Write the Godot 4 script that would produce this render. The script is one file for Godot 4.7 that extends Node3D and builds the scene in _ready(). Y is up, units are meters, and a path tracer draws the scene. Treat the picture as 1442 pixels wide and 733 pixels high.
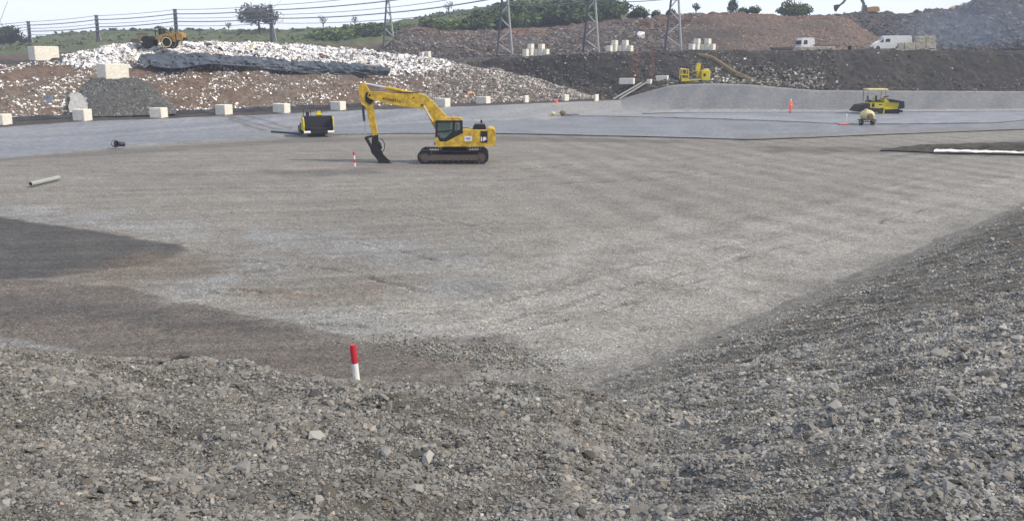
extends Node3D
# Landfill cell in a quarry. Units: metres, floor of the cell at y = 0, camera standing on a stone bank.

const F := 1300.0          # focal length in photograph pixels (1442 x 733)
const EYE := Vector3(0, 6.9, 0)
const PITCH := 0.2119      # camera looks down by this much

var rng := RandomNumberGenerator.new()
var names := {}
var M := {}
var n1 := FastNoiseLite.new()
var n2 := FastNoiseLite.new()
var n3 := FastNoiseLite.new()

# ---------- pixels to places ----------
func ray(px: float, py: float) -> Vector3:
	var cx := (px - 721.0) / F
	var cy := (366.5 - py) / F
	return Vector3(cx, cy * cos(PITCH) - sin(PITCH), -cos(PITCH) - cy * sin(PITCH))

func pz(px: float, py: float, z: float) -> Vector3:      # point seen at that pixel, z metres out
	var d := ray(px, py)
	return EYE + d * (z / -d.z)

func gy(px: float, py: float, y: float = 0.0) -> Vector3:  # point seen at that pixel on the level y
	var d := ray(px, py)
	return EYE + d * ((y - EYE.y) / d.y)

func proj(p: Vector3) -> Vector2:
	var q := p - EYE
	var fz := -q.y * sin(PITCH) - q.z * cos(PITCH)
	var uy := q.y * cos(PITCH) - q.z * sin(PITCH)
	if fz < 0.1:
		return Vector2(-9999, -9999)
	return Vector2(721.0 + F * q.x / fz, 366.5 - F * uy / fz)

func ppm(z: float, py: float = 100.0) -> float:           # pixels per metre at that distance
	return F * -ray(721, py).z / z

# ---------- scene tree helpers ----------
func numbered(called: String) -> String:
	if not names.has(called):
		names[called] = 0
		return called
	names[called] += 1
	return "%s_%03d" % [called, names[called]]

func tag(o: Node, label: String, category: String, group := "", kind := "") -> Node:
	if label: o.set_meta("label", label)
	if category: o.set_meta("category", category)
	if group: o.set_meta("group", group)
	if kind: o.set_meta("kind", kind)
	return o

func thing(called: String, label: String, category: String, at: Vector3, yaw := 0.0, group := "") -> Node3D:
	var o := Node3D.new()
	o.name = numbered(called)
	add_child(o)
	o.position = at
	o.rotation.y = yaw
	tag(o, label, category, group)
	return o

func part(parent: Node, called: String, mesh: Mesh, mat: Material) -> MeshInstance3D:
	var o := MeshInstance3D.new()
	o.name = called if parent != self else numbered(called)
	o.mesh = mesh
	o.material_override = mat
	parent.add_child(o, true)
	return o

func copy(o: Node3D, at: Vector3, yaw := 0.0) -> Node3D:
	var c: Node3D = o.duplicate()
	c.name = numbered(String(o.name).rstrip("_0123456789"))
	add_child(c)
	c.position = at
	c.rotation.y = yaw
	return c

func multi(parent: Node, called: String, mesh: Mesh, mat: Material, xf: Array, cols: PackedColorArray) -> MultiMeshInstance3D:
	var m := MultiMesh.new()
	m.transform_format = MultiMesh.TRANSFORM_3D
	m.use_colors = true
	m.mesh = mesh
	m.instance_count = xf.size()
	for i in xf.size():
		m.set_instance_transform(i, xf[i])
		m.set_instance_color(i, cols[i])
	var o := MultiMeshInstance3D.new()
	o.name = called if parent != self else numbered(called)
	o.multimesh = m
	o.material_override = mat
	parent.add_child(o, true)
	return o

# ---------- mesh builder ----------
class MB:
	var st := SurfaceTool.new()
	func _init() -> void:
		st.begin(Mesh.PRIMITIVE_TRIANGLES)
		st.set_smooth_group(-1)
	func tri(a: Vector3, b: Vector3, c: Vector3, n: Vector3) -> void:
		if (c - a).cross(b - a).dot(n) < 0.0:
			var t := b
			b = c
			c = t
		st.add_vertex(a)
		st.add_vertex(b)
		st.add_vertex(c)
	func quad(a: Vector3, b: Vector3, c: Vector3, d: Vector3, n: Vector3) -> void:
		tri(a, b, c, n)
		tri(a, c, d, n)
	func box(c: Vector3, s: Vector3, bas := Basis(), bev := 0.0) -> void:
		var h := s * 0.5
		var b := minf(bev, minf(h.x, minf(h.y, h.z)) * 0.9)
		var V := func(sx: int, sy: int, sz: int, ax: int) -> Vector3:
			var v := Vector3(sx * (h.x - b), sy * (h.y - b), sz * (h.z - b))
			v[ax] = [sx, sy, sz][ax] * h[ax]
			return c + bas * v
		for ax in 3:
			var i := (ax + 1) % 3
			var j := (ax + 2) % 3
			for s1 in [-1, 1]:
				var q := []
				for k in [[-1, -1], [1, -1], [1, 1], [-1, 1]]:
					var e := [0, 0, 0]
					e[ax] = s1; e[i] = k[0]; e[j] = k[1]
					q.append(V.call(e[0], e[1], e[2], ax))
				var n := Vector3.ZERO
				n[ax] = s1
				quad(q[0], q[1], q[2], q[3], bas * n)
				if b > 0.0:
					for s2 in [-1, 1]:
						var e1 := [0, 0, 0]
						e1[ax] = s1; e1[i] = s2; e1[j] = -1
						var e2 := e1.duplicate()
						e2[j] = 1
						var m := Vector3.ZERO
						m[ax] = s1; m[i] = s2
						quad(V.call(e1[0], e1[1], e1[2], ax), V.call(e2[0], e2[1], e2[2], ax), V.call(e2[0], e2[1], e2[2], i), V.call(e1[0], e1[1], e1[2], i), bas * m)
		if b > 0.0:
			for sx in [-1, 1]:
				for sy in [-1, 1]:
					for sz in [-1, 1]:
						tri(V.call(sx, sy, sz, 0), V.call(sx, sy, sz, 1), V.call(sx, sy, sz, 2), bas * Vector3(sx, sy, sz))
	func cyl(a: Vector3, b: Vector3, r0: float, r1 := -1.0, n := 12, caps := true) -> void:
		if r1 < 0.0: r1 = r0
		var d := (b - a).normalized()
		var u := d.cross(Vector3.UP if absf(d.y) < 0.9 else Vector3.RIGHT).normalized()
		var w := d.cross(u)
		for k in n:
			var t0 := TAU * k / n
			var t1 := TAU * (k + 1) / n
			var e0 := u * cos(t0) + w * sin(t0)
			var e1 := u * cos(t1) + w * sin(t1)
			quad(a + e0 * r0, a + e1 * r0, b + e1 * r1, b + e0 * r1, e0 + e1)
			if caps:
				tri(a, a + e0 * r0, a + e1 * r0, -d)
				tri(b, b + e0 * r1, b + e1 * r1, d)
	func tube(a: Vector3, b: Vector3, r0: float, r1: float, n := 16) -> void:   # hollow pipe with a wall
		var d := (b - a).normalized()
		var u := d.cross(Vector3.UP if absf(d.y) < 0.9 else Vector3.RIGHT).normalized()
		var w := d.cross(u)
		for k in n:
			var e0 := u * cos(TAU * k / n) + w * sin(TAU * k / n)
			var e1 := u * cos(TAU * (k + 1) / n) + w * sin(TAU * (k + 1) / n)
			quad(a + e0 * r0, a + e1 * r0, b + e1 * r0, b + e0 * r0, e0 + e1)
			quad(a + e0 * r1, a + e1 * r1, b + e1 * r1, b + e0 * r1, -e0 - e1)
			quad(a + e0 * r0, a + e1 * r0, a + e1 * r1, a + e0 * r1, -d)
			quad(b + e0 * r0, b + e1 * r0, b + e1 * r1, b + e0 * r1, d)
	func prism(poly: Array, z0: float, z1: float) -> void:    # outline in x, y with thickness in z
		var p := PackedVector2Array(poly)
		if Geometry2D.is_polygon_clockwise(p):
			p.reverse()
		var ix := Geometry2D.triangulate_polygon(p)
		for t in range(0, ix.size(), 3):
			var a := p[ix[t]]
			var b := p[ix[t + 1]]
			var c := p[ix[t + 2]]
			tri(Vector3(a.x, a.y, z0), Vector3(b.x, b.y, z0), Vector3(c.x, c.y, z0), Vector3(0, 0, -1))
			tri(Vector3(a.x, a.y, z1), Vector3(b.x, b.y, z1), Vector3(c.x, c.y, z1), Vector3(0, 0, 1))
		for k in p.size():
			var a := p[k]
			var b := p[(k + 1) % p.size()]
			var n := Vector3(b.y - a.y, a.x - b.x, 0)
			# outlines run counter-clockwise in a y-up plane once is_polygon_clockwise is false
			quad(Vector3(a.x, a.y, z0), Vector3(b.x, b.y, z0), Vector3(b.x, b.y, z1), Vector3(a.x, a.y, z1), n)
	func ball(c: Vector3, r: Vector3, nu := 12, nv := 8, bas := Basis()) -> void:
		for j in nv:
			for i in nu:
				var P := func(a: int, b: int) -> Vector3:
					var th := PI * b / nv
					var ph := TAU * a / nu
					return c + bas * (Vector3(sin(th) * cos(ph), cos(th), sin(th) * sin(ph)) * r)
				var q0: Vector3 = P.call(i, j)
				var q1: Vector3 = P.call(i + 1, j)
				var q2: Vector3 = P.call(i + 1, j + 1)
				var q3: Vector3 = P.call(i, j + 1)
				var n := (q0 + q1 + q2 + q3) / 4.0 - c
				if j > 0: tri(q0, q1, q2, n)
				if j < nv - 1: tri(q0, q2, q3, n)
	func done() -> ArrayMesh:
		st.generate_normals()
		return st.commit()

func mbox(c: Vector3, s: Vector3, bev := 0.0, bas := Basis()) -> ArrayMesh:
	var b := MB.new()
	b.box(c, s, bas, bev)
	return b.done()

func mprism(poly: Array, z0: float, z1: float) -> ArrayMesh:
	var b := MB.new()
	b.prism(poly, z0, z1)
	return b.done()

func mcyl(a: Vector3, c: Vector3, r0: float, r1 := -1.0, n := 14) -> ArrayMesh:
	var b := MB.new()
	b.cyl(a, c, r0, r1, n)
	return b.done()

# a row of points set out along a line; nu x nv points, smooth normals
func grid_mesh(nu: int, nv: int, P: PackedVector3Array, C: PackedColorArray) -> ArrayMesh:
	var N := PackedVector3Array()
	N.resize(P.size())
	for j in nv:
		for i in nu:
			var a := P[j * nu + mini(i + 1, nu - 1)] - P[j * nu + maxi(i - 1, 0)]
			var b := P[mini(j + 1, nv - 1) * nu + i] - P[maxi(j - 1, 0) * nu + i]
			N[j * nu + i] = a.cross(b).normalized()
	var I := PackedInt32Array()
	I.resize((nu - 1) * (nv - 1) * 6)
	var k := 0
	for j in nv - 1:
		for i in nu - 1:
			var a := j * nu + i
			I[k] = a; I[k + 1] = a + nu; I[k + 2] = a + 1
			I[k + 3] = a + 1; I[k + 4] = a + nu; I[k + 5] = a + nu + 1
			k += 6
	var arr := []
	arr.resize(Mesh.ARRAY_MAX)
	arr[Mesh.ARRAY_VERTEX] = P
	arr[Mesh.ARRAY_NORMAL] = N
	arr[Mesh.ARRAY_COLOR] = C
	arr[Mesh.ARRAY_INDEX] = I
	var m := ArrayMesh.new()
	m.add_surface_from_arrays(Mesh.PRIMITIVE_TRIANGLES, arr)
	return m

func lut(row: Array, px: float, k: int) -> float:
	if px <= row[0][0]: return row[0][k]
	for i in row.size() - 1:
		if px <= row[i + 1][0]:
			var t: float = (px - row[i][0]) / (row[i + 1][0] - row[i][0])
			return lerpf(row[i][k], row[i + 1][k], t)
	return row[-1][k]

# A stretch of terrain laid out from rows [bearing, elevation, distance] surveyed off the photograph.
# Returns {mesh, P, nu, nv}.
func sheet(rows: Array, x0: float, x1: float, nu: int, per: int, amp: float, freq: float, colour: Callable, warp := 0.0) -> Dictionary:
	var nr := rows.size()
	var nv := (nr - 1) * per + 1
	var P := PackedVector3Array()
	var C := PackedColorArray()
	P.resize(nu * nv)
	C.resize(nu * nv)
	for i in nu:
		var px := lerpf(x0, x1, float(i) / (nu - 1))
		var base: Array[Vector3] = []
		for r in nr:
			# smooth the corners of the surveyed line a little
			var py := 0.0
			var z := 0.0
			for o in [-12.0, -4.0, 4.0, 12.0]:
				py += lut(rows[r], px + o, 1) * 0.25
				z += lut(rows[r], px + o, 2) * 0.25
			base.append(pz(px, py, z))
		for j in nv:
			var r := mini(j / per, nr - 2)
			var t := float(j - r * per) / per
			var p := base[r].lerp(base[r + 1], t)
			if nr > 2:
				var p0 := base[maxi(r - 1, 0)]
				var p3 := base[mini(r + 2, nr - 1)]
				p = p.lerp(base[r].cubic_interpolate(base[r + 1], p0, p3, t), 0.5)
			var edge := clampf(float(j) / 3.0, 0.15, 1.0)
			var d := n1.get_noise_3d(p.x * freq, p.y * freq * 1.5, p.z * freq) + 0.5 * n1.get_noise_3d(p.x * freq * 2.7 + 31.0, p.y * freq * 3.0, p.z * freq * 2.7)
			var w := n2.get_noise_3d(p.x * freq, p.y * freq, p.z * freq)
			p += Vector3(w * warp, d * amp, d * amp * 0.6) * edge
			P[j * nu + i] = p
			C[j * nu + i] = colour.call(p, float(i) / (nu - 1), float(j) / (nv - 1), px)
	return {"mesh": grid_mesh(nu, nv, P, C), "P": P, "nu": nu, "nv": nv, "x0": x0, "x1": x1}

func on_sheet(s: Dictionary, u: float, v: float) -> Vector3:
	var fx: float = clampf(u, 0, 0.9999) * (s.nu - 1)
	var fy: float = clampf(v, 0, 0.9999) * (s.nv - 1)
	var i := int(fx)
	var j := int(fy)
	var P: PackedVector3Array = s.P
	var a := P[j * s.nu + i].lerp(P[j * s.nu + i + 1], fx - i)
	var b := P[(j + 1) * s.nu + i].lerp(P[(j + 1) * s.nu + i + 1], fx - i)
	return a.lerp(b, fy - j)

# ---------- materials ----------
func lin(r: float, g: float, b: float) -> Color:
	return Color(r, g, b).linear_to_srgb()

func mat(r: float, g: float, b: float, rough := 0.8, metal := 0.0) -> StandardMaterial3D:
	var m := StandardMaterial3D.new()
	m.albedo_color = lin(r, g, b)
	m.roughness = rough
	m.metallic = metal
	m.cull_mode = BaseMaterial3D.CULL_DISABLED
	return m

func noise(seed_: int, freq: float, type := FastNoiseLite.TYPE_SIMPLEX_SMOOTH, oct := 3) -> FastNoiseLite:
	var n := FastNoiseLite.new()
	n.seed = seed_
	n.frequency = freq
	n.noise_type = type
	n.fractal_octaves = oct
	if oct <= 1: n.fractal_type = FastNoiseLite.FRACTAL_NONE
	return n

func bytes_of(n: FastNoiseLite, size: int) -> PackedByteArray:
	var im := n.get_seamless_image(size, size)
	im.convert(Image.FORMAT_L8)
	return im.get_data()

# grains of stone: cells of their own tone with dark joints between them; returns [albedo, normal]
func grain_textures(seed_: int, size: int, cell: float, lo: float, hi: float, bump: float) -> Array:
	var a := noise(seed_, cell, FastNoiseLite.TYPE_CELLULAR, 1)
	a.cellular_return_type = FastNoiseLite.RETURN_CELL_VALUE
	a.cellular_jitter = 1.0
	var b := noise(seed_, cell, FastNoiseLite.TYPE_CELLULAR, 1)
	b.cellular_return_type = FastNoiseLite.RETURN_DISTANCE2_SUB
	var c := noise(seed_ + 7, cell * 0.12, FastNoiseLite.TYPE_SIMPLEX_SMOOTH, 4)
	var da := bytes_of(a, size)
	var db := bytes_of(b, size)
	var dc := bytes_of(c, size)
	var out := PackedByteArray()
	var hgt := PackedByteArray()
	out.resize(size * size * 3)
	hgt.resize(size * size)
	for i in size * size:
		var t := da[i] / 255.0 * 0.75 + dc[i] / 255.0 * 0.25
		var v := int(255.0 * (lo + (hi - lo) * t))
		out[i * 3] = v
		out[i * 3 + 1] = v
		out[i * 3 + 2] = mini(255, v + 1)
		hgt[i] = mini(255, int(db[i] * 0.75 + da[i] * 0.25))
	var im := Image.create_from_data(size, size, false, Image.FORMAT_RGB8, out)
	var hm := Image.create_from_data(size, size, false, Image.FORMAT_L8, hgt)
	hm.convert(Image.FORMAT_RGBA8)
	hm.bump_map_to_normal_map(bump)
	return [ImageTexture.create_from_image(im), ImageTexture.create_from_image(hm)]

# soft earth: several octaves of grain
func soil_textures(seed_: int, size: int, freq: float, lo: float, hi: float, bump: float) -> Array:
	var c := noise(seed_, freq, FastNoiseLite.TYPE_SIMPLEX_SMOOTH, 6)
	c.fractal_gain = 0.68
	var dc := bytes_of(c, size)
	var out := PackedByteArray()
	out.resize(size * size * 3)
	for i in size * size:
		var v := int(255.0 * (lo + (hi - lo) * dc[i] / 255.0))
		out[i * 3] = v
		out[i * 3 + 1] = v
		out[i * 3 + 2] = v
	var im := Image.create_from_data(size, size, false, Image.FORMAT_RGB8, out)
	var hm := Image.create_from_data(size, size, false, Image.FORMAT_L8, dc)
	hm.convert(Image.FORMAT_RGBA8)
	hm.bump_map_to_normal_map(bump)
	return [ImageTexture.create_from_image(im), ImageTexture.create_from_image(hm)]

func ground_mat(tx: Array, metres: float, rough: float, nscale := 1.0) -> StandardMaterial3D:
	var m := StandardMaterial3D.new()
	m.vertex_color_use_as_albedo = true
	m.albedo_texture = tx[0]
	m.normal_enabled = true
	m.normal_texture = tx[1]
	m.normal_scale = nscale
	m.uv1_triplanar = true
	m.uv1_world_triplanar = true
	m.uv1_scale = Vector3.ONE / metres
	m.roughness = rough
	m.metallic_specular = 0.3
	m.cull_mode = BaseMaterial3D.CULL_DISABLED
	return m

func plain_mat(tx: Array, metres: float, col: Color, rough: float, nscale := 0.6) -> StandardMaterial3D:
	var m := ground_mat(tx, metres, rough, nscale)
	m.vertex_color_use_as_albedo = false
	m.albedo_color = col
	m.uv1_world_triplanar = false
	return m

func instance_mat(rough := 0.9) -> StandardMaterial3D:
	var m := StandardMaterial3D.new()
	m.vertex_color_use_as_albedo = true
	m.roughness = rough
	m.metallic_specular = 0.3
	m.cull_mode = BaseMaterial3D.CULL_DISABLED
	return m

func setup_materials() -> void:
	n1.seed = 11; n1.frequency = 1.0; n1.fractal_octaves = 3
	n2.seed = 23; n2.frequency = 1.0; n2.fractal_octaves = 2
	n3.seed = 37; n3.frequency = 1.0; n3.fractal_octaves = 4
	var gravel := grain_textures(3, 1024, 0.09, 0.55, 1.0, 5.0)
	var rubble := grain_textures(5, 1024, 0.05, 0.5, 1.0, 9.0)
	var soil := soil_textures(8, 768, 0.016, 0.45, 1.0, 6.0)
	var asphalt := soil_textures(9, 512, 0.02, 0.72, 1.0, 2.0)
	var paint := soil_textures(10, 512, 0.01, 0.82, 1.0, 0.6)
	var grime := soil_textures(12, 512, 0.008, 0.62, 1.06, 1.0)
	M.floor = ground_mat(gravel, 4.2, 0.95, 0.9)
	M.bank = ground_mat(rubble, 3.1, 0.95, 1.0)
	M.soil = ground_mat(soil, 9.0, 0.95, 0.7)
	M.rock = ground_mat(soil, 14.0, 0.95, 1.2)
	M.asphalt = ground_mat(asphalt, 7.0, 0.62, 0.5)
	M.soil_tx = soil
	M.stones = instance_mat(0.9)
	M.litter = instance_mat(0.7)
	M.leaf = instance_mat(0.7)
	M.leaf.backlight = Color(0.25, 0.3, 0.1)
	M.yellow = plain_mat(grime, 2.3, lin(0.66, 0.44, 0.05), 0.55, 0.25)
	M.lemon = plain_mat(paint, 2.3, lin(0.62, 0.5, 0.02), 0.45, 0.2)
	M.orange = plain_mat(grime, 2.3, lin(0.45, 0.28, 0.09), 0.75, 0.3)
	M.cream = plain_mat(paint, 2.3, lin(0.62, 0.55, 0.3), 0.6, 0.3)
	M.tan = plain_mat(soil, 2.0, lin(0.34, 0.27, 0.15), 0.9, 0.8)
	M.black = plain_mat(paint, 2.0, lin(0.016, 0.017, 0.022), 0.6, 0.3)
	M.dark = plain_mat(soil, 1.5, lin(0.035, 0.035, 0.04), 0.7, 0.5)
	M.steel = plain_mat(soil, 1.5, lin(0.22, 0.21, 0.2), 0.6, 0.5)
	M.mudsteel = plain_mat(soil, 1.2, lin(0.2, 0.17, 0.15), 0.9, 0.8)
	M.chrome = mat(0.7, 0.71, 0.74, 0.25, 0.8)
	M.white = plain_mat(paint, 2.0, lin(0.75, 0.76, 0.78), 0.4, 0.2)
	M.red = mat(0.42, 0.02, 0.035, 0.5)
	M.hivis = mat(0.9, 0.12, 0.05, 0.7)
	M.skin = mat(0.45, 0.26, 0.18, 0.6)
	M.concrete = plain_mat(paint, 2.4, lin(0.76, 0.735, 0.67), 0.95, 0.6)
	M.beige = plain_mat(grime, 2.1, lin(0.5, 0.46, 0.38), 0.95, 0.6)
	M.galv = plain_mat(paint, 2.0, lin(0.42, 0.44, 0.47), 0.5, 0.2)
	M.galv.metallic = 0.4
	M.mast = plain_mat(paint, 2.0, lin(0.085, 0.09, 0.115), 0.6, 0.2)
	M.wire = mat(0.12, 0.13, 0.2, 0.6)
	M.pipe = plain_mat(paint, 1.0, lin(0.33, 0.35, 0.34), 0.5, 0.2)
	M.blackpipe = mat(0.012, 0.013, 0.02, 0.4)
	M.bark = plain_mat(soil, 1.5, lin(0.09, 0.075, 0.06), 0.95, 1.0)
	M.tarp = ground_mat(paint, 3.0, 0.36, 0.5)
	M.plastic = mat(0.75, 0.75, 0.76, 0.4)
	M.glass = StandardMaterial3D.new()
	M.glass.albedo_color = Color(0.32, 0.42, 0.4, 0.35)
	M.glass.transparency = BaseMaterial3D.TRANSPARENCY_ALPHA
	M.glass.roughness = 0.05
	M.darkglass = mat(0.03, 0.04, 0.05, 0.08)

# ---------- terrain ----------
var regions := []
var ruts := []

func rut(pixels: Array, half: float, deep: float) -> void:
	var w := PackedVector2Array()
	for q in pixels:
		var g := gy(q[0], q[1], 0.0)
		w.append(Vector2(g.x, g.z))
	var lo := w[0]
	var hi := w[0]
	for q in w:
		lo = lo.min(q)
		hi = hi.max(q)
	ruts.append({"p": w, "h": half, "d": deep, "lo": lo - Vector2.ONE * 1.5, "hi": hi + Vector2.ONE * 1.5})

# how deep a wheel or track has pressed here: below 0 in the rut, above 0 on the soil pushed up beside it
func pressed(x: float, z: float) -> float:
	var out := 0.0
	for r in ruts:
		if x < r.lo.x or z < r.lo.y or x > r.hi.x or z > r.hi.y: continue
		var p := Vector2(x, z) + Vector2(n1.get_noise_2d(x * 0.2, z * 0.2), n1.get_noise_2d(x * 0.2 + 50.0, z * 0.2)) * 0.5
		var d := 9.0
		for k in r.p.size() - 1:
			d = minf(d, Geometry2D.get_closest_point_to_segment(p, r.p[k], r.p[k + 1]).distance_to(p))
		var t: float = d / r.h
		var broken := clampf(0.55 + 1.2 * n2.get_noise_2d(x * 0.5 + 9.0, z * 0.5), 0.0, 1.0)
		if t < 1.0: out -= r.d * (1.0 - t * t) * broken
		elif t < 2.0: out += r.d * 0.8 * (1.0 - absf(t - 1.4) / 0.6) * broken if absf(t - 1.4) < 0.6 else 0.0
	return out

func region(pixels: Array, col: Color, soft: float, alpha: float, wob := 0.8) -> void:
	var w := PackedVector2Array()
	for q in pixels:
		var g := gy(q[0], q[1], 0.0)
		w.append(Vector2(g.x, g.z))
	var lo := w[0]
	var hi := w[0]
	for q in w:
		lo = lo.min(q)
		hi = hi.max(q)
	regions.append({"p": w, "c": col, "s": soft, "a": alpha, "w": wob, "lo": lo - Vector2.ONE * (soft + wob), "hi": hi + Vector2.ONE * (soft + wob)})

func sdist(w: PackedVector2Array, p: Vector2) -> float:
	var d := 1e9
	for k in w.size():
		var q := Geometry2D.get_closest_point_to_segment(p, w[k], w[(k + 1) % w.size()])
		d = minf(d, q.distance_squared_to(p))
	d = sqrt(d)
	return -d if Geometry2D.is_point_in_polygon(p, w) else d

func tint(c: Color, k: float) -> Color:
	return Color(c.r * k, c.g * k, c.b * k)

func floor_colour(x: float, z: float, press := 0.0) -> Color:
	var big := n1.get_noise_2d(x * 0.05, z * 0.05)
	var mid := n2.get_noise_2d(x * 0.35, z * 0.35)
	var fine := n3.get_noise_2d(x * 1.7, z * 1.7)
	var c := Color(0.325, 0.31, 0.284).lerp(Color(0.283, 0.268, 0.245), clampf(0.5 + big * 1.3, 0, 1))
	# wheel and blade streaks: along the foot of the bank on the right, across on the left
	var al := x * 0.67 - z * 0.743
	var ac := x * 0.743 + z * 0.67
	var s1 := n2.get_noise_2d(al * 0.025, ac * 0.75 + 9.0)
	var s2 := n2.get_noise_2d((x * 0.985 - z * 0.17) * 0.045 + 40.0, (z * 0.985 + x * 0.17) * 1.1)
	var s3 := n1.get_noise_2d((x * 0.5 + z * 0.86) * 0.03 + 7.0, (x * 0.86 - z * 0.5) * 0.55)
	var rightness := clampf((x + 4.0) / 12.0, 0, 1)
	var lanes := sin(TAU * (x * 0.972 - z * 0.235 + 0.6 * n1.get_noise_2d(x * 0.1, z * 0.1)) / 2.7)
	var k := 1.0 + 0.22 * lerpf(s2, 0.6 * s1 + 0.5 * s3, rightness) + 0.11 * mid + 0.16 * fine
	k += 0.085 * lanes * clampf((x + 2.0) / 6.0, 0, 1) * clampf((-z - 30.0) / 10.0, 0, 1)
	k *= 1.0 + 5.0 * clampf(press, -0.08, 0.05)
	for r in regions:
		var p := Vector2(x, z)
		if p.x < r.lo.x or p.y < r.lo.y or p.x > r.hi.x or p.y > r.hi.y:
			continue
		p += Vector2(n1.get_noise_2d(x * 0.22 + 5.0, z * 0.22), n1.get_noise_2d(x * 0.22, z * 0.22 + 17.0)) * r.w * 1.6 + Vector2(s2, s1) * r.w
		var t: float = smoothstep(r.s, -r.s, sdist(r.p, p)) * r.a * clampf(0.95 + (0.9 * mid + 0.5 * fine) * (1.0 if r.a < 0.9 else 0.3), 0.25, 1.0)
		c = c.lerp(r.c, t)
	return tint(c, k)

func floor_height(x: float, z: float, press := 0.0) -> float:
	var fall := clampf((-z - 62.0) / 12.0, 0, 1)
	return (0.07 * n1.get_noise_2d(x * 0.12, z * 0.12) + 0.035 * n2.get_noise_2d(x * 0.9, z * 0.9)) * (1.0 - fall) - 0.05 - 0.05 * fall + press

func smax(a: float, b: float, k: float) -> float:
	var h := clampf(0.5 + 0.5 * (a - b) / k, 0, 1)
	return lerpf(b, a, h) + k * h * (1.0 - h)

func bank_height(x: float, z: float) -> float:
	var d := -z
	var slope := 0.365 * ((x - 2.3) * 0.743 + (z + 19.2) * 0.67)
	var zc := 14.0 + 0.28 * maxf(0.0, -(x + 2.0))
	var top := 1.97 + 0.015 * (zc - d) - 0.02 * clampf(x + 3.0, 0.0, 4.0) + 0.28 * maxf(0.0, 9.0 - d)
	var face := 1.95 - 0.6 * (d - zc)
	var bench := -smax(-top, -face, 0.35) - 0.3 * maxf(0.0, x - 0.6)
	var h := smax(slope, bench, 0.5)
	h = smax(h, -0.3, 0.7) if h < 1.0 else h
	var e := clampf((h + 0.2) / 0.9, 0.1, 1.0)
	h += e * (lerpf(0.11, 0.05, clampf((x - 2.0) / 6.0, 0, 1)) * n1.get_noise_2d(x * 0.33 + 3.0, z * 0.33) + 0.08 * n2.get_noise_2d(x * 1.1, z * 1.1) + 0.04 * n3.get_noise_2d(x * 2.6, z * 2.6))
	# ruts of the machines that trimmed the bank, running down to the right
	var run := n2.get_noise_2d((x * 0.85 + z * 0.5) * 0.12 + 60.0, (x * 0.5 - z * 0.85) * 1.0)
	h += e * 0.11 * run
	return h

func row_at(list: Array, y: float) -> Array:
	var out := []
	for q in list:
		out.append([q[0], q[1], -gy(q[0], q[1], y).z])
	return out

func moved(row: Array, dpy: float, dz: float) -> Array:
	var out := []
	for q in row:
		out.append([q[0], q[1] + dpy, q[2] + dz])
	return out

func structure(called: String, mesh: Mesh, m: Material, label: String) -> MeshInstance3D:
	var o := part(self, called, mesh, m)
	tag(o, label, "ground", "", "structure")
	return o

# angular stones, a few shapes each
func stone_mesh(seed_: int, flat := 0.75, pts := 9) -> ArrayMesh:
	var r := RandomNumberGenerator.new()
	r.seed = seed_
	# an octahedron-like block with its corners knocked about
	var ring := []
	var n := 5
	var up := []
	var lo := []
	for k in n:
		var a := TAU * (k + r.randf_range(-0.3, 0.3)) / n
		var ra := r.randf_range(0.35, 0.58)
		up.append(Vector3(cos(a) * ra, r.randf_range(0.1, 0.4) * flat, sin(a) * ra))
		var a2 := a + r.randf_range(-0.2, 0.5)
		var rb := r.randf_range(0.38, 0.6)
		lo.append(Vector3(cos(a2) * rb, -r.randf_range(0.05, 0.35) * flat, sin(a2) * rb))
	var top := Vector3(r.randf_range(-0.15, 0.15), r.randf_range(0.38, 0.55) * flat, r.randf_range(-0.15, 0.15))
	var bot := Vector3(r.randf_range(-0.1, 0.1), -0.45 * flat, r.randf_range(-0.1, 0.1))
	var b := MB.new()
	for k in n:
		var k2 := (k + 1) % n
		b.tri(top, up[k], up[k2], (up[k] + up[k2] + top) / 3.0)
		b.tri(up[k], up[k2], lo[k], up[k] + up[k2] + lo[k])
		b.tri(up[k2], lo[k], lo[k2], up[k2] + lo[k] + lo[k2])
		b.tri(bot, lo[k], lo[k2], (lo[k] + lo[k2] + bot) / 3.0)
	return b.done()

func turned(s: Vector3, r: RandomNumberGenerator) -> Basis:
	return Basis.from_euler(Vector3(r.randf_range(-0.7, 0.7), r.randf() * TAU, r.randf_range(-0.7, 0.7))) * Basis.from_scale(s)

func stone_colour(r: RandomNumberGenerator, k: float) -> Color:
	var t := r.randf()
	var v := k * exp(r.randfn(0.0, 0.26))
	if t < 0.01: return Color(v * 1.25, v * 1.0, v * 0.8)
	if t < 0.4: return Color(v * 1.06, v * 1.0, v * 0.91)
	return Color(v * 1.015, v * 1.0, v * 0.97)

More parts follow.
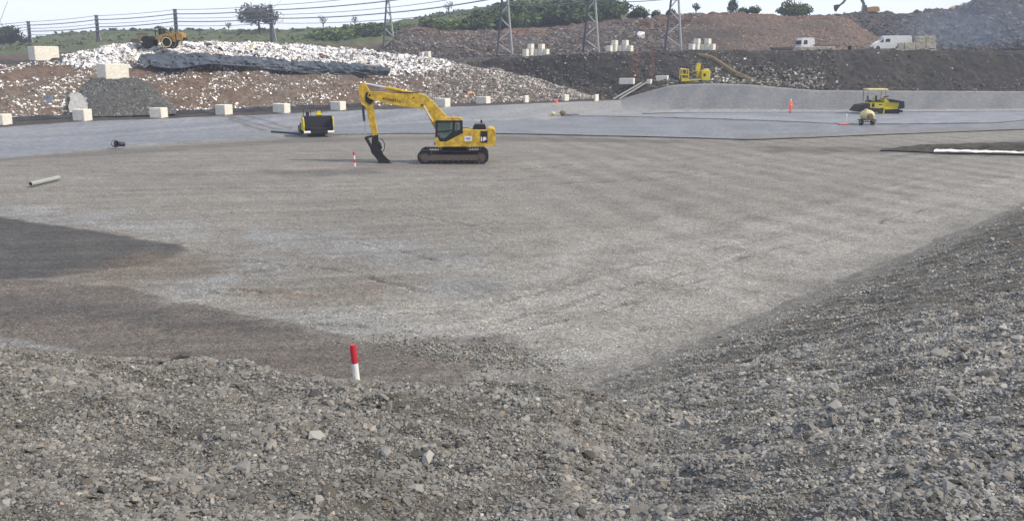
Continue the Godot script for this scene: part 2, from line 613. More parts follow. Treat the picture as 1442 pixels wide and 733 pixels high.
func build_floor() -> void:
	# what lies on the floor of the cell, by outline, and a painted shadow
	region([[420, 470], [560, 420], [700, 372], [860, 335], [1100, 300], [1442, 222], [1800, 170], [1800, 230], [1442, 298], [1150, 420], [880, 535], [700, 520]], Color(0.385, 0.376, 0.355), 3.0, 0.85, 1.4)
	region([[760, 215], [1442, 216], [1442, 232], [1000, 300], [820, 330], [700, 300]], Color(0.325, 0.312, 0.288), 3.0, 0.6, 1.0)
	region([[-200, 276], [0, 281], [130, 296], [260, 320], [300, 342], [180, 325], [0, 303], [-200, 296]], Color(0.33, 0.34, 0.345), 0.7, 0.8, 0.6)
	region([[150, 298], [300, 305], [330, 318], [230, 316]], Color(0.33, 0.34, 0.345), 0.6, 0.6, 0.6)
	region([[-200, 297], [0, 305], [120, 322], [245, 340], [262, 350], [215, 368], [70, 390], [-200, 400]], Color(0.1, 0.098, 0.1), 0.2, 0.97, 0.1)
	region([[-200, 393], [40, 392], [180, 402], [260, 424], [420, 455], [560, 484], [690, 506], [640, 535], [740, 560], [600, 640], [0, 640], [-200, 640]], Color(0.185, 0.163, 0.147), 0.12, 0.96, 0.08)
	region([[600, 500], [682, 507], [640, 522], [590, 530], [610, 514]], Color(0.29, 0.262, 0.235), 0.15, 0.7, 0.15)
	region([[-200, 440], [120, 452], [330, 470], [330, 486], [60, 470], [-200, 460]], Color(0.21, 0.18, 0.155), 0.5, 0.45, 0.6)
	region([[-200, 415], [200, 425], [420, 468], [400, 480], [180, 452], [-200, 432]], Color(0.10, 0.10, 0.105), 0.5, 0.55, 0.6)
	region([[200, 350], [280, 355], [330, 380], [250, 398], [130, 400], [80, 393]], Color(0.21, 0.17, 0.135), 0.8, 0.7, 0.6)
	region([[330, 322], [470, 320], [560, 336], [640, 350], [700, 330], [660, 375], [540, 372], [440, 350], [340, 342]], Color(0.33, 0.342, 0.352), 0.9, 0.75, 0.9)
	region([[240, 392], [330, 372], [400, 360], [390, 385], [300, 420], [235, 420]], Color(0.335, 0.345, 0.352), 0.7, 0.8, 0.8)
	region([[600, 398], [690, 393], [700, 408], [640, 418], [590, 412]], Color(0.285, 0.3, 0.312), 0.5, 0.8, 0.4)
	region([[330, 428], [470, 436], [560, 448], [640, 470], [480, 470], [380, 450]], Color(0.31, 0.325, 0.33), 0.7, 0.6, 0.7)
	region([[330, 398], [440, 404], [560, 390], [520, 420], [420, 425], [340, 415]], Color(0.24, 0.19, 0.15), 0.6, 0.55, 0.8)
	region([[560, 478], [640, 474], [760, 492], [745, 515], [680, 512], [600, 492]], Color(0.16, 0.16, 0.16), 0.5, 0.8, 0.5)
	region([[735, 498], [850, 492], [868, 506], [800, 516], [740, 510]], Color(0.44, 0.44, 0.44), 0.4, 0.8, 0.4)
	region([[640, 530], [860, 508], [1000, 460], [1150, 400], [1442, 285], [1442, 310], [1000, 520], [800, 580], [640, 570]], Color(0.2, 0.197, 0.19), 1.2, 0.6, 0.5)
	region([[280, 236], [480, 228], [720, 226], [960, 222], [960, 228], [600, 236], [330, 243]], Color(0.39, 0.36, 0.33), 0.9, 0.6, 0.9)
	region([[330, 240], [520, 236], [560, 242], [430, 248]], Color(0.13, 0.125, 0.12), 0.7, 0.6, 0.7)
	region([[500, 229], [700, 229], [690, 236], [520, 238]], Color(0.14, 0.135, 0.13), 1.2, 0.5, 0.6)  # shadow under and beside the excavator, painted into the floor colour
	region([[1060, 203], [1250, 206], [1442, 196], [1700, 190], [1700, 222], [1442, 219], [1280, 215], [1080, 213]], Color(0.14, 0.132, 0.12), 1.5, 0.8, 1.2)
	region([[-200, 226], [0, 222], [170, 208], [420, 193], [700, 190], [960, 196], [960, 200], [600, 196], [420, 199], [170, 216], [-200, 236]], Color(0.12, 0.118, 0.115), 0.5, 0.5, 0.3)
	region([[-200, 470], [0, 470], [60, 480], [110, 492], [-200, 510]], Color(0.3, 0.31, 0.33), 0.2, 0.95, 0.1)
	for q in [[[480, 335], [560, 352], [640, 372]], [[290, 404], [360, 408], [445, 416]], [[300, 411], [370, 415], [440, 421]], [[560, 446], [700, 422], [900, 372], [1100, 332]], [[690, 456], [900, 397], [1150, 338], [1300, 292]], [[330, 300], [420, 292], [520, 297]], [[520, 296], [640, 312], [700, 330]], [[350, 380], [420, 372], [500, 383], [600, 410]], [[260, 345], [330, 360], [400, 372]], [[700, 470], [860, 432], [1010, 384]], [[430, 452], [560, 462], [640, 476]]]:
		rut(q, 0.15, 0.085)
	for q in [[[120, 240], [300, 246], [480, 238]], [[600, 250], [800, 246], [1000, 236], [1200, 222]], [[640, 262], [820, 258], [1050, 240]], [[150, 268], [330, 262], [560, 258]], [[80, 232], [260, 224], [430, 212], [600, 208]], [[700, 240], [860, 226], [1080, 216]]]:
		rut(q, 0.3, 0.07)
	var xs := 400
	var zs := PackedFloat32Array()
	var d := 9.0
	while d < 150.0:
		zs.append(-d)
		d += clampf(d * 0.0072, 0.12, 1.2)
	var P := PackedVector3Array()
	var C := PackedColorArray()
	for z in zs:
		var half := -z * 0.62 + 10.0
		for i in xs:
			var x := lerpf(-half, half, float(i) / (xs - 1))
			var press := pressed(x, z) if z > -92.0 else 0.0
			P.append(Vector3(x, floor_height(x, z, press), z))
			C.append(floor_colour(x, z, press))
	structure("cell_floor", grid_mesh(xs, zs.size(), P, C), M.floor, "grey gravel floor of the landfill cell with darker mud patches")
	# loose stones on the nearer floor
	var r := RandomNumberGenerator.new()
	r.seed = 71
	var xf := [[], [], []]
	var cl := [PackedColorArray(), PackedColorArray(), PackedColorArray()]
	for k in 62000:
		var z := -18.0 - 34.0 * pow(r.randf(), 1.4)
		var x := r.randf_range(-0.58, 0.58) * -z
		if bank_height(x, z) > 0.05: continue
		var c := floor_colour(x, z)
		var lum := (c.r + c.g + c.b) / 3.0
		if lum < 0.17 and r.randf() > 0.04:
			continue
		var s := 0.026 * exp(r.randfn(0.0, 0.3))
		var v := r.randi() % 3
		xf[v].append(Transform3D(turned(Vector3(s, s * 0.8, s), r), Vector3(x, floor_height(x, z) + s * 0.12, z)))
		cl[v].append(stone_colour(r, lum * 0.92))
	for v in 3:
		tag(multi(self, "floor_gravel", stone_mesh(200 + v), M.stones, xf[v], cl[v]), "small grey gravel strewn over the cell floor", "gravel", "", "stuff")
	# extra rubble left at the edge of the laid gravel
	var rx := []
	var rc := PackedColorArray()
	for k in 3600:
		var px := 655.0 + r.randfn(0.0, 52.0)
		var py := 494.0 + (px - 655.0) * 0.12 + r.randfn(0.0, 8.0) * (0.5 + 0.9 * absf(n2.get_noise_1d(px * 0.05)) * 2.0)
		var g := gy(px, py, 0.0)
		var s := 0.042 * exp(r.randfn(0.0, 0.4))
		rx.append(Transform3D(turned(Vector3(s, s * 0.8, s), r), Vector3(g.x, floor_height(g.x, g.z) + s * 0.25, g.z)))
		rc.append(stone_colour(r, 0.16))
	tag(multi(self, "rubble", stone_mesh(210), M.stones, rx, rc), "dark broken rubble along the edge of the laid gravel", "rubble", "", "stuff")

func build_bank() -> void:
	var P := PackedVector3Array()
	var C := PackedColorArray()
	var zs := PackedFloat32Array()
	var d := -6.0
	while d < 56.0:
		zs.append(-d)
		d += clampf(0.055 + maxf(0.0, d - 8.0) * 0.006, 0.055, 0.3)
	var nx := 400
	for z in zs:
		var x0 := -13.0 + z * 0.12
		var x1 := 9.0 - z * 0.52
		for i in nx:
			var x := lerpf(x0, x1, float(i) / (nx - 1))
			var h := bank_height(x, z)
			if h < -0.05: h = maxf(-0.05 + (h + 0.05) * 0.9, -1.2)
			P.append(Vector3(x, h, z))
			var a := n1.get_noise_2d(x * 0.4, z * 0.4 + 9.0)
			var b := n3.get_noise_2d(x * 2.2, z * 2.2)
			var c := Color(0.185, 0.18, 0.168).lerp(Color(0.16, 0.148, 0.128), clampf(0.5 + a * 1.4, 0, 1))
			# fines washed down onto the floor mix with its gravel, in tongues
			c = c.lerp(Color(0.26, 0.252, 0.235), smoothstep(0.55, 0.0, h + 0.35 * a + 0.2 * b))
			C.append(tint(c, 1.0 + 0.3 * b))
	var bank := structure("stone_bank", grid_mesh(nx, zs.size(), P, C), M.bank, "bank of crushed grey stone in front of the cell floor")
	var r := RandomNumberGenerator.new()
	r.seed = 5
	var NV := 6
	var xf := []
	var cl := []
	var meshes := []
	for v in NV:
		xf.append([])
		cl.append(PackedColorArray())
		meshes.append(stone_mesh(20 + v, [0.6, 0.8, 0.95, 0.5, 0.75, 0.7][v]))
	var big := []
	var tries := 640000
	for k in tries:
		var z: float
		var x: float
		if k % 2 == 0:
			z = -4.0 - 14.0 * sqrt(r.randf())
			x = r.randf_range(-0.62, 0.62) * -z
		else:
			z = -3.2 - 41.0 * pow(r.randf(), 1.15)
			x = r.randf_range(0.05, 0.62) * -z
		var h := bank_height(x, z)
		if h < 0.04: continue
		var q := proj(Vector3(x, h, z))
		if q.x < -50 or q.x > 1492 or q.y > 775: continue
		# patches of coarse and of fine stone
		var patch := n1.get_noise_2d(x * 0.45 + 80.0, z * 0.45)
		var right := clampf((x - 1.0) / 5.0, 0, 1)
		var med := lerpf(0.027, 0.02, right) * exp(patch * 0.6)
		if patch < -0.15 and r.randf() < 0.45: continue
		var s := med * exp(r.randfn(0.0, 0.5))
		if r.randf() < 0.012: s *= 1.7
		s = minf(s, 0.24)
		if s * 1330.0 / -z < 1.0: continue
		var v := r.randi() % NV
		var xf1 := Transform3D(turned(Vector3(s * r.randf_range(0.9, 1.5), s * r.randf_range(0.6, 1.0), s), r), Vector3(x, h + s * 0.05, z))
		var col := stone_colour(r, lerpf(0.158, 0.205, right) * (1.0 + 0.25 * n2.get_noise_2d(x * 0.8, z * 0.8)))
		if s * 1330.0 / -z > 11.5 and big.size() < 290:
			big.append([xf1, v, col])
			continue
		xf[v].append(xf1)
		cl[v].append(col)
	for v in NV:
		var o := multi(bank, "crushed_stone", meshes[v], M.stones, xf[v], cl[v])
		o.set_meta("kind", "stuff")
	# the larger stones one by one
	var tones := []
	for t in 5:
		var sm := plain_mat(M.soil_tx, 0.9, [lin(0.175, 0.173, 0.165), lin(0.21, 0.208, 0.2), lin(0.14, 0.138, 0.133), lin(0.2, 0.18, 0.155), lin(0.27, 0.27, 0.262)][t] * 0.98, 0.95, 0.9)
		tones.append(sm)
	for b in big:
		var o := part(bank, "stone", meshes[b[1]], tones[[0, 0, 1, 2, 2, 1, 0, 4, 3, 2][r.randi() % 10]])
		o.transform = b[0]
	print("stones ", big.size(), " ", xf[0].size() * NV)

var S := {}

func build_terrain() -> void:
	# asphalt apron between gravel floor and side slopes
	var edge := [[-350, 262], [0, 224], [170, 207], [420, 191], [560, 188], [700, 188], [960, 193], [1060, 196], [1170, 192], [1300, 187], [1442, 182], [1800, 172]]
	var crease := [[-350, 242], [0, 212], [200, 196], [420, 180], [600, 170], [700, 166], [800, 163], [900, 160.5], [960, 158.5], [1200, 158], [1442, 156.5], [1800, 154]]
	var seam := row_at([[560, 168.5], [790, 163], [880, 164], [960, 166], [1060, 169], [1180, 174], [1250, 174.6], [1400, 173], [1450, 168.5], [1800, 160]], 0.1)
	var e0 := row_at(edge, -0.09)
	var e1 := []
	for q in e0:
		var at := pz(q[0], q[1], q[2]) + Vector3(0, 0.13, -0.7)
		var on := proj(at)
		e1.append([on.x, on.y, -at.z])
	var cr := row_at(crease, 0.08)
	var apron := sheet([e0, e1, cr], -350, 1800, 320, 14, 0.02, 0.3, func(p: Vector3, u: float, v: float, px: float) -> Color:
		var s := n2.get_noise_2d(p.x * 0.05, p.z * 0.9)
		var m := n1.get_noise_2d(p.x * 0.2, p.z * 0.2)
		var c := Color(0.212, 0.224, 0.25)
		if v > 0.86 and px < 790: c = c.lerp(Color(0.34, 0.335, 0.32), clampf((v - 0.86) * 9.0 + s, 0, 1) * clampf((px - 350.0) / 150.0, 0, 1) * 0.8)
		if px > 780 and -p.z > lut(seam, px, 2): c = Color(0.265, 0.28, 0.315)
		if v < 0.56 and px > 1050: c = c.lerp(Color(0.21, 0.2, 0.19), 0.8)
		return tint(c, 1.0 + 0.22 * s + 0.14 * m))
	structure("asphalt_apron", apron.mesh, M.asphalt, "blue grey asphalt strip around the gravel floor")
	var sm0 := moved(seam, 0.3, -0.15)
	var lip := sheet([sm0, moved(seam, -0.35, 0.0), moved(seam, -0.75, 0.5)], 790, 1800, 160, 3, 0.05, 0.6, func(p: Vector3, u: float, v: float, px: float) -> Color:
		return tint(Color(0.1, 0.1, 0.105), 1.0 + 0.6 * n2.get_noise_2d(p.x * 0.3, p.z)))
	structure("asphalt_joint", lip.mesh, M.asphalt, "dark raised joint between two lanes of the far asphalt")
	# side slope, left and far left
	var ltop := [[-350, 203], [0, 179], [112, 171], [223, 167], [312, 163], [394, 160], [475, 156], [560, 153], [640, 150], [740, 146], [800, 143.5], [872, 140.5], [905, 140]]
	var lslope := sheet([moved(cr, 0.6, -0.3), row_at(ltop, 1.4)], -350, 905, 200, 12, 0.03, 0.2, func(p: Vector3, u: float, v: float, px: float) -> Color:
		var s := n2.get_noise_2d(p.x * 0.35 + p.z * 0.25, v * 0.4)
		var m := n1.get_noise_2d(p.x * 0.12, p.z * 0.12)
		var c := Color(0.185, 0.202, 0.24).lerp(Color(0.275, 0.285, 0.31), clampf(0.3 + s * 1.1, 0, 1))
		if px > 640: c = c.lerp(Color(0.34, 0.33, 0.32), clampf((px - 640.0) / 150.0, 0, 1) * 0.6)
		# tyre marks where machines came down
		for a in [[312.0, 372.0], [322.0, 392.0], [346.0, 412.0]]:
			if absf(px - lerpf(a[1], a[0], v)) < 3.5: c = c.lerp(Color(0.12, 0.11, 0.105), 0.75)
		return tint(c, 1.0 + 0.12 * m))
	structure("asphalt_slope", lslope.mesh, M.asphalt, "shallow grey asphalt slope below the row of concrete blocks")
	# far slope, steeper and darker
	var far0 := row_at([[868, 160.5], [900, 159.5], [960, 158], [1200, 157.5], [1442, 156], [1800, 153.5]], 0.1)
	var far1 := [[868, 140.8, 140.0], [905, 131, 137.0], [945, 119.5, 136.5], [1000, 117, 136.5], [1060, 119, 136.5], [1110, 124, 136.5], [1160, 127.3, 136.5], [1442, 128.5, 137.0], [1800, 129.5, 138.0]]
	var fslope := sheet([far0, far1], 868, 1800, 160, 14, 0.03, 0.2, func(p: Vector3, u: float, v: float, px: float) -> Color:
		var s := n2.get_noise_2d(p.x * 0.22 - v * 0.9, v * 0.3)
		var m := n1.get_noise_2d(p.x * 0.5, p.y * 2.5)
		var c := Color(0.155, 0.162, 0.178).lerp(Color(0.20, 0.205, 0.215), clampf(0.5 + s, 0, 1))
		if v < 0.10: c = Color(0.30, 0.30, 0.31)
		if px < 945: c = c.lerp(Color(0.27, 0.272, 0.28), clampf((945.0 - px + (0.5 - v) * 40.0) / 60.0, 0, 1))
		if v > 0.95: c = Color(0.30, 0.30, 0.29)
		return tint(c, 1.0 + 0.15 * m))
	structure("far_asphalt_slope", fslope.mesh, M.asphalt, "dark grey asphalt slope at the far end of the cell")

	# berm the blocks stand on, then the waste mound
	var toe := row_at([[-350, 190], [0, 171], [112, 164], [223, 160], [312, 157], [394, 154], [475, 151], [560, 148.5], [640, 146], [740, 143], [800, 141], [872, 139], [905, 139]], 1.5)
	var berm := sheet([moved(row_at(ltop, 1.4), 0.3, -0.1), toe, moved(toe, -1.0, 2.5)], -350, 905, 220, 6, 0.10, 0.4, func(p: Vector3, u: float, v: float, px: float) -> Color:
		var m := n1.get_noise_2d(p.x * 0.5, p.z * 0.5)
		return tint(Color(0.115, 0.1, 0.088), 1.0 + 0.35 * m))
	structure("berm", berm.mesh, M.soil, "brown earth berm carrying the row of concrete blocks")
	var mid := [[-350, 108, 100], [0, 96, 106], [60, 93, 108], [110, 95, 110], [200, 99, 114], [300, 93, 119], [400, 95, 124], [470, 102, 126], [545, 106, 128], [600, 104, 131], [660, 104, 134], [720, 113, 137], [780, 126, 139], [835, 138.6, 140]]
	var crest := [[-350, 96, 116], [0, 88, 118], [60, 87, 118], [95, 82, 118], [125, 73, 118], [160, 66, 119], [200, 63, 121], [300, 61, 127], [400, 65, 132], [480, 71, 135], [545, 77, 137], [600, 83, 138], [640, 88, 139], [700, 98.5, 140], [760, 113.5, 141], [800, 126, 141.5], [835, 138.3, 141.5]]
	var back := [[-350, 98, 140], [0, 90, 140], [100, 86, 142], [200, 70, 145], [300, 66, 148], [400, 70, 150], [545, 84, 150], [640, 94, 150], [700, 106, 148], [760, 122, 148], [835, 141, 148]]
	S.mound = sheet([moved(toe.slice(0, 10) + [[835, 140.2, 139.0]], 1.0, 0.5), mid, crest, back], -350, 835, 300, 16, 0.55, 0.22, func(p: Vector3, u: float, v: float, px: float) -> Color:
		var a := n1.get_noise_2d(p.x * 0.12, p.y * 0.35 + p.z * 0.05)
		var b := n3.get_noise_3d(p.x * 0.9, p.y * 0.9, p.z * 0.9)
		var c := Color(0.245, 0.2, 0.165).lerp(Color(0.245, 0.175, 0.135), clampf(0.45 + a * 1.5, 0, 1))
		if px > 540: c = c.lerp(Color(0.2, 0.17, 0.15), clampf((px - 540.0) / 90.0, 0, 1))
		if v > 0.42 and px > 90: c = c.lerp(Color(0.24, 0.215, 0.2), 0.7)
		if px < 100 and v > 0.36: c = Color(0.12, 0.115, 0.105)
		return tint(c, 1.0 + 0.4 * b), 0.3)
	tag(part(self, "waste_mound", S.mound.mesh, M.soil), "long brown mound of soil and rubbish behind the concrete blocks", "mound", "", "structure")

	# tip of dark earth between cell and bench
	var d0 := [[560, 152, 139], [700, 147, 140.5], [800, 143, 141], [868, 139.8, 140.8], [905, 131, 138], [945, 119.2, 137], [1000, 116.6, 137], [1060, 118.6, 137], [1110, 123.6, 137], [1160, 127, 137], [1442, 128.2, 137.5], [1800, 129, 138.5]]
	var d1 := [[560, 130, 146], [700, 124, 146], [800, 121, 145.5], [868, 118, 143], [905, 114, 141], [945, 110, 139.5], [1000, 107, 139.5], [1060, 108, 139.5], [1160, 110, 139.5], [1442, 111, 140], [1800, 112, 141]]
	var d2 := [[560, 96, 151], [640, 89, 150], [700, 84, 149], [780, 78.5, 148], [870, 74.5, 147], [950, 72.2, 146], [1060, 73, 145], [1180, 71.5, 145], [1442, 73, 145], [1800, 74, 146]]
	S.tip = sheet([d0, d1, d2, moved(d2, 0.6, 4.0)], 560, 1800, 300, 14, 0.35, 0.35, func(p: Vector3, u: float, v: float, px: float) -> Color:
		var a := n1.get_noise_2d(p.x * 0.15, p.y * 0.25)
		var b := n3.get_noise_3d(p.x * 1.1, p.y * 1.1, p.z * 1.1)
		var c := Color(0.07, 0.068, 0.066).lerp(Color(0.094, 0.085, 0.078), clampf(0.4 + a * 1.4, 0, 1))
		if px < 960 and v < 0.3: c = c.lerp(Color(0.14, 0.11, 0.085), 0.7)
		for s in [[895.0, 6.0], [918.0, 4.0]]:
			if v > 0.3 and absf(px - s[0] + 4.0 * a) < s[1]: c = c.lerp(Color(0.2, 0.1, 0.07), 0.6)
		return tint(c, 1.0 + 0.45 * b), 0.2)
	tag(part(self, "tipped_earth_bank", S.tip.mesh, M.soil), "dark bank of tipped earth and rock above the far slope", "bank", "", "structure")
	# bench behind it
	var f1 := [[500, 88, 175], [640, 83, 172], [700, 80, 170], [780, 76.5, 168], [870, 73.5, 165], [950, 71.5, 162], [1060, 71.5, 160], [1442, 70, 175], [1800, 70, 178]]
	var bench := sheet([moved(d2, 0.5, 3.2), f1], 560, 1800, 120, 8, 0.08, 0.3, func(p: Vector3, u: float, v: float, px: float) -> Color:
		return tint(Color(0.13, 0.115, 0.1), 1.0 + 0.4 * n1.get_noise_2d(p.x * 0.4, p.z * 0.4)))
	structure("quarry_bench", bench.mesh, M.soil, "level earth bench above the dark tipped bank")

	# quarry face in the middle distance
	var q0 := [[535, 85, 176], [560, 84, 176], [640, 83.5, 172], [700, 81, 170], [780, 77.5, 168], [870, 74.5, 165], [960, 72, 163], [1050, 72, 163]]
	var q1 := [[535, 78, 184], [560, 64, 186], [640, 62, 184], [700, 60, 182], [780, 58, 180], [870, 52, 178], [960, 48, 176], [1050, 52, 172]]
	var q2 := [[535, 74, 196], [550, 54, 200], [575, 39, 202], [610, 42, 200], [650, 46, 200], [690, 45, 200], [760, 42, 200], [850, 33, 196], [900, 28, 194], [940, 24, 190], [1000, 21, 188], [1050, 21, 186]]
	S.face = sheet([q0, q1, q2, moved(q2, -0.5, 14.0)], 535, 1050, 170, 12, 0.9, 0.16, func(p: Vector3, u: float, v: float, px: float) -> Color:
		var a := n1.get_noise_2d(p.x * 0.11, p.y * 0.3)
		var b := n3.get_noise_3d(p.x * 0.6, p.y * 0.6, p.z * 0.6)
		var c := Color(0.155, 0.13, 0.118).lerp(Color(0.115, 0.105, 0.105), clampf(0.5 + a * 1.6, 0, 1))
		if v > 0.48: c = c.lerp(Color(0.2, 0.13, 0.098), clampf((v - 0.48) * 6.0, 0, 1) * 0.75)
		if v > 0.5 and px > 705 and px < 770: c = c.lerp(Color(0.32, 0.17, 0.1), 0.6)
		if px > 900 and v > 0.4: c = c.lerp(Color(0.22, 0.13, 0.095), 0.6)
		if b + a > 0.42: c = c.lerp(Color(0.26, 0.235, 0.22), 0.6)
		if px < 560: c = c.lerp(Color(0.1, 0.1, 0.06), 0.6)
		return tint(c, 1.0 + 0.5 * b), 0.5)
	tag(part(self, "quarry_face", S.face.mesh, M.rock), "worn grey brown quarry face below the green hill", "quarry face", "", "structure")
	# heap of red brown spoil
	var r0 := [[900, 74, 170], [940, 73.5, 161], [960, 73.5, 160], [1060, 73.5, 158], [1160, 72, 157], [1260, 72.5, 158]]
	var r1 := [[900, 60, 184], [940, 58, 175], [960, 56, 170], [1010, 62, 166], [1060, 50, 168], [1120, 48, 167], [1180, 48, 165], [1225, 58, 163], [1260, 71, 162]]
	var r2 := [[900, 38, 204], [940, 30, 193], [1000, 22.5, 180], [1040, 20, 180], [1080, 20.5, 179], [1120, 25, 178], [1150, 22, 177], [1185, 23, 175], [1205, 33, 172], [1230, 50, 168], [1260, 68, 166]]
	S.spoil = sheet([r0, r1, r2, moved(r2, 1.0, 12.0)], 900, 1260, 150, 14, 0.35, 0.2, func(p: Vector3, u: float, v: float, px: float) -> Color:
		var a := n1.get_noise_2d(p.x * 0.15, p.y * 0.3)
		var b := n3.get_noise_3d(p.x * 0.8, p.y * 0.8, p.z * 0.8)
		var c := Color(0.245, 0.185, 0.155).lerp(Color(0.21, 0.17, 0.147), clampf(0.5 + a * 1.5, 0, 1))
		if v > 0.58: c = c.lerp(Color(0.255, 0.145, 0.11), clampf((v - 0.58) * 12.0, 0, 1) * 0.7)
		if px < 1045 and v < 0.5: c = c.lerp(Color(0.135, 0.12, 0.11), 0.85 if px < 1030 + 40 * a else 0.3)
		return tint(c, 1.0 + 0.2 * b), 0.3)
	tag(part(self, "spoil_heap", S.spoil.mesh, M.soil), "large heap of red brown spoil behind the white truck cab", "heap", "", "structure")
	# dark rock hill on the right
	var k0 := [[1130, 73, 176], [1200, 72, 172], [1300, 72, 165], [1442, 72.5, 162], [1800, 73, 160]]
	var k1 := [[1130, 50, 205], [1200, 42, 200], [1300, 44, 190], [1442, 40, 182], [1800, 36, 178]]
	var k2 := [[1130, 28, 250], [1180, 23, 252], [1210, 20, 254], [1240, 20.5, 254], [1280, 20, 250], [1310, 18, 246], [1335, 15, 240], [1352, 12, 232], [1372, 2, 224], [1390, -6, 220], [1442, -12, 214], [1800, -40, 208]]
	S.hill = sheet([k0, k1, k2, moved(k2, 0.5, 20.0)], 1130, 1800, 200, 14, 1.3, 0.12, func(p: Vector3, u: float, v: float, px: float) -> Color:
		var a := n1.get_noise_2d(p.x * 0.07, p.y * 0.15)
		var b := n3.get_noise_3d(p.x * 0.5, p.y * 0.5, p.z * 0.5)
		var c := Color(0.062, 0.064, 0.066).lerp(Color(0.098, 0.088, 0.083), clampf(0.5 + a * 1.5, 0, 1))
		if v > 0.56: c = c.lerp(Color(0.15, 0.11, 0.09), 0.6)
		return tint(c, 1.0 + 0.6 * b), 0.8)
	tag(part(self, "rock_hill", S.hill.mesh, M.rock), "dark rocky hill behind the white van", "hill", "", "structure")

	# brown banks and green hill far behind
	var g0 := [[-350, 100, 160], [0, 92, 160], [200, 86, 170], [380, 84, 180], [560, 80, 195], [700, 70, 205], [900, 60, 205]]
	var g1 := [[-350, 82, 210], [0, 78, 210], [80, 73, 212], [200, 68, 215], [380, 67, 220], [480, 66, 222], [560, 55, 225], [620, 42, 226], [700, 40, 226], [780, 38, 226], [860, 36, 224], [920, 40, 222]]
	var g2 := [[-350, 60, 300], [0, 60, 300], [60, 52, 300], [150, 44, 300], [260, 43, 300], [400, 43, 300], [460, 41, 298], [540, 34, 296], [600, 24, 292], [660, 14, 288], [700, 6, 284], [760, -4, 280], [830, -4, 276], [860, 6, 272], [880, 22, 268], [920, 34, 264]]
	S.green = sheet([g0, g1, g2, moved(g2, 4.0, 60.0)], -350, 920, 220, 12, 1.2, 0.08, func(p: Vector3, u: float, v: float, px: float) -> Color:
		var a := n1.get_noise_2d(p.x * 0.05, p.z * 0.05)
		var b := n3.get_noise_3d(p.x * 0.35, p.y * 0.35, p.z * 0.35)
		var c := Color(0.17, 0.195, 0.095).lerp(Color(0.135, 0.17, 0.075), clampf(0.5 + a * 1.5, 0, 1))
		var low := 0.36 + 0.05 * a
		if v < low: c = c.lerp(Color(0.17, 0.115, 0.085), clampf((low - v) * 14.0, 0, 1))
		return tint(c, 1.0 + 0.45 * b), 0.4)
	tag(part(self, "green_hill", S.green.mesh, M.soil), "grassy green hill rising behind the quarry", "hill", "", "structure")
	# ground running on to the horizon
	var far := MB.new()
	far.box(Vector3(0, -3.0, 0), Vector3(4000, 2.0, 4000))
	structure("ground", far.done(), mat(0.12, 0.12, 0.07, 0.95), "open land around the quarry out to the horizon")

# ---------- what lies on the slopes ----------
func scrap_mesh(seed_: int) -> ArrayMesh:            # crumpled bag or torn sheet
	var r := RandomNumberGenerator.new()
	r.seed = seed_
	var b := MB.new()
	var g := []
	for j in 4:
		for i in 4:
			g.append(Vector3(i / 3.0 - 0.5 + r.randf_range(-0.14, 0.14), r.randf_range(-0.22, 0.3), j / 3.0 - 0.5 + r.randf_range(-0.14, 0.14)))
	for j in 3:
		for i in 3:
			b.quad(g[j * 4 + i], g[j * 4 + i + 1], g[j * 4 + i + 5], g[j * 4 + i + 4], Vector3.UP)
	return b.done()

func scatter(parent: Node, called: String, s: Dictionary, meshes: Array, m: Material, count: int, seed_: int, pick: Callable) -> Array:
	var r := RandomNumberGenerator.new()
	r.seed = seed_
	var xf := []
	var cl := []
	for v in meshes.size():
		xf.append([])
		cl.append(PackedColorArray())
	for k in count:
		var u := r.randf()
		var v := r.randf()
		var p := on_sheet(s, u, v)
		var d: Array = pick.call(p, lerpf(s.x0, s.x1, u), v, r)     # [size, colour] or []
		if d.is_empty(): continue
		var t := r.randi() % meshes.size()
		var e: float = d[0]
		var bas := Basis.from_euler(Vector3(r.randf_range(-1.0, 1.0), r.randf() * TAU, r.randf_range(-1.0, 1.0))) * Basis.from_scale(Vector3(e * r.randf_range(0.7, 1.5), e * r.randf_range(0.5, 1.0), e * r.randf_range(0.7, 1.3)))
		xf[t].append(Transform3D(bas, p + Vector3(0, e * 0.12, e * 0.1)))
		cl[t].append(d[1])
	var out := []
	for t in meshes.size():
		if xf[t].size():
			out.append(multi(parent, called, meshes[t], m, xf[t], cl[t]))
	return out

func litter_colour(r: RandomNumberGenerator) -> Color:
	var t := r.randf()
	var v := r.randf_range(0.75, 1.1)
	if t < 0.8: return Color(0.86 * v, 0.85 * v, 0.84 * v)
	if t < 0.9: return Color(0.5 * v, 0.5 * v, 0.55 * v)
	if t < 0.945: return Color(0.28 * v, 0.34 * v, 0.48 * v)
	if t < 0.975: return Color(0.05 * v, 0.05 * v, 0.07 * v)
	if t < 0.983: return Color(0.6 * v, 0.3 * v, 0.14 * v)
	if t < 0.992: return Color(0.5 * v, 0.42 * v, 0.2 * v)
	return Color(0.3 * v, 0.12 * v, 0.1 * v)

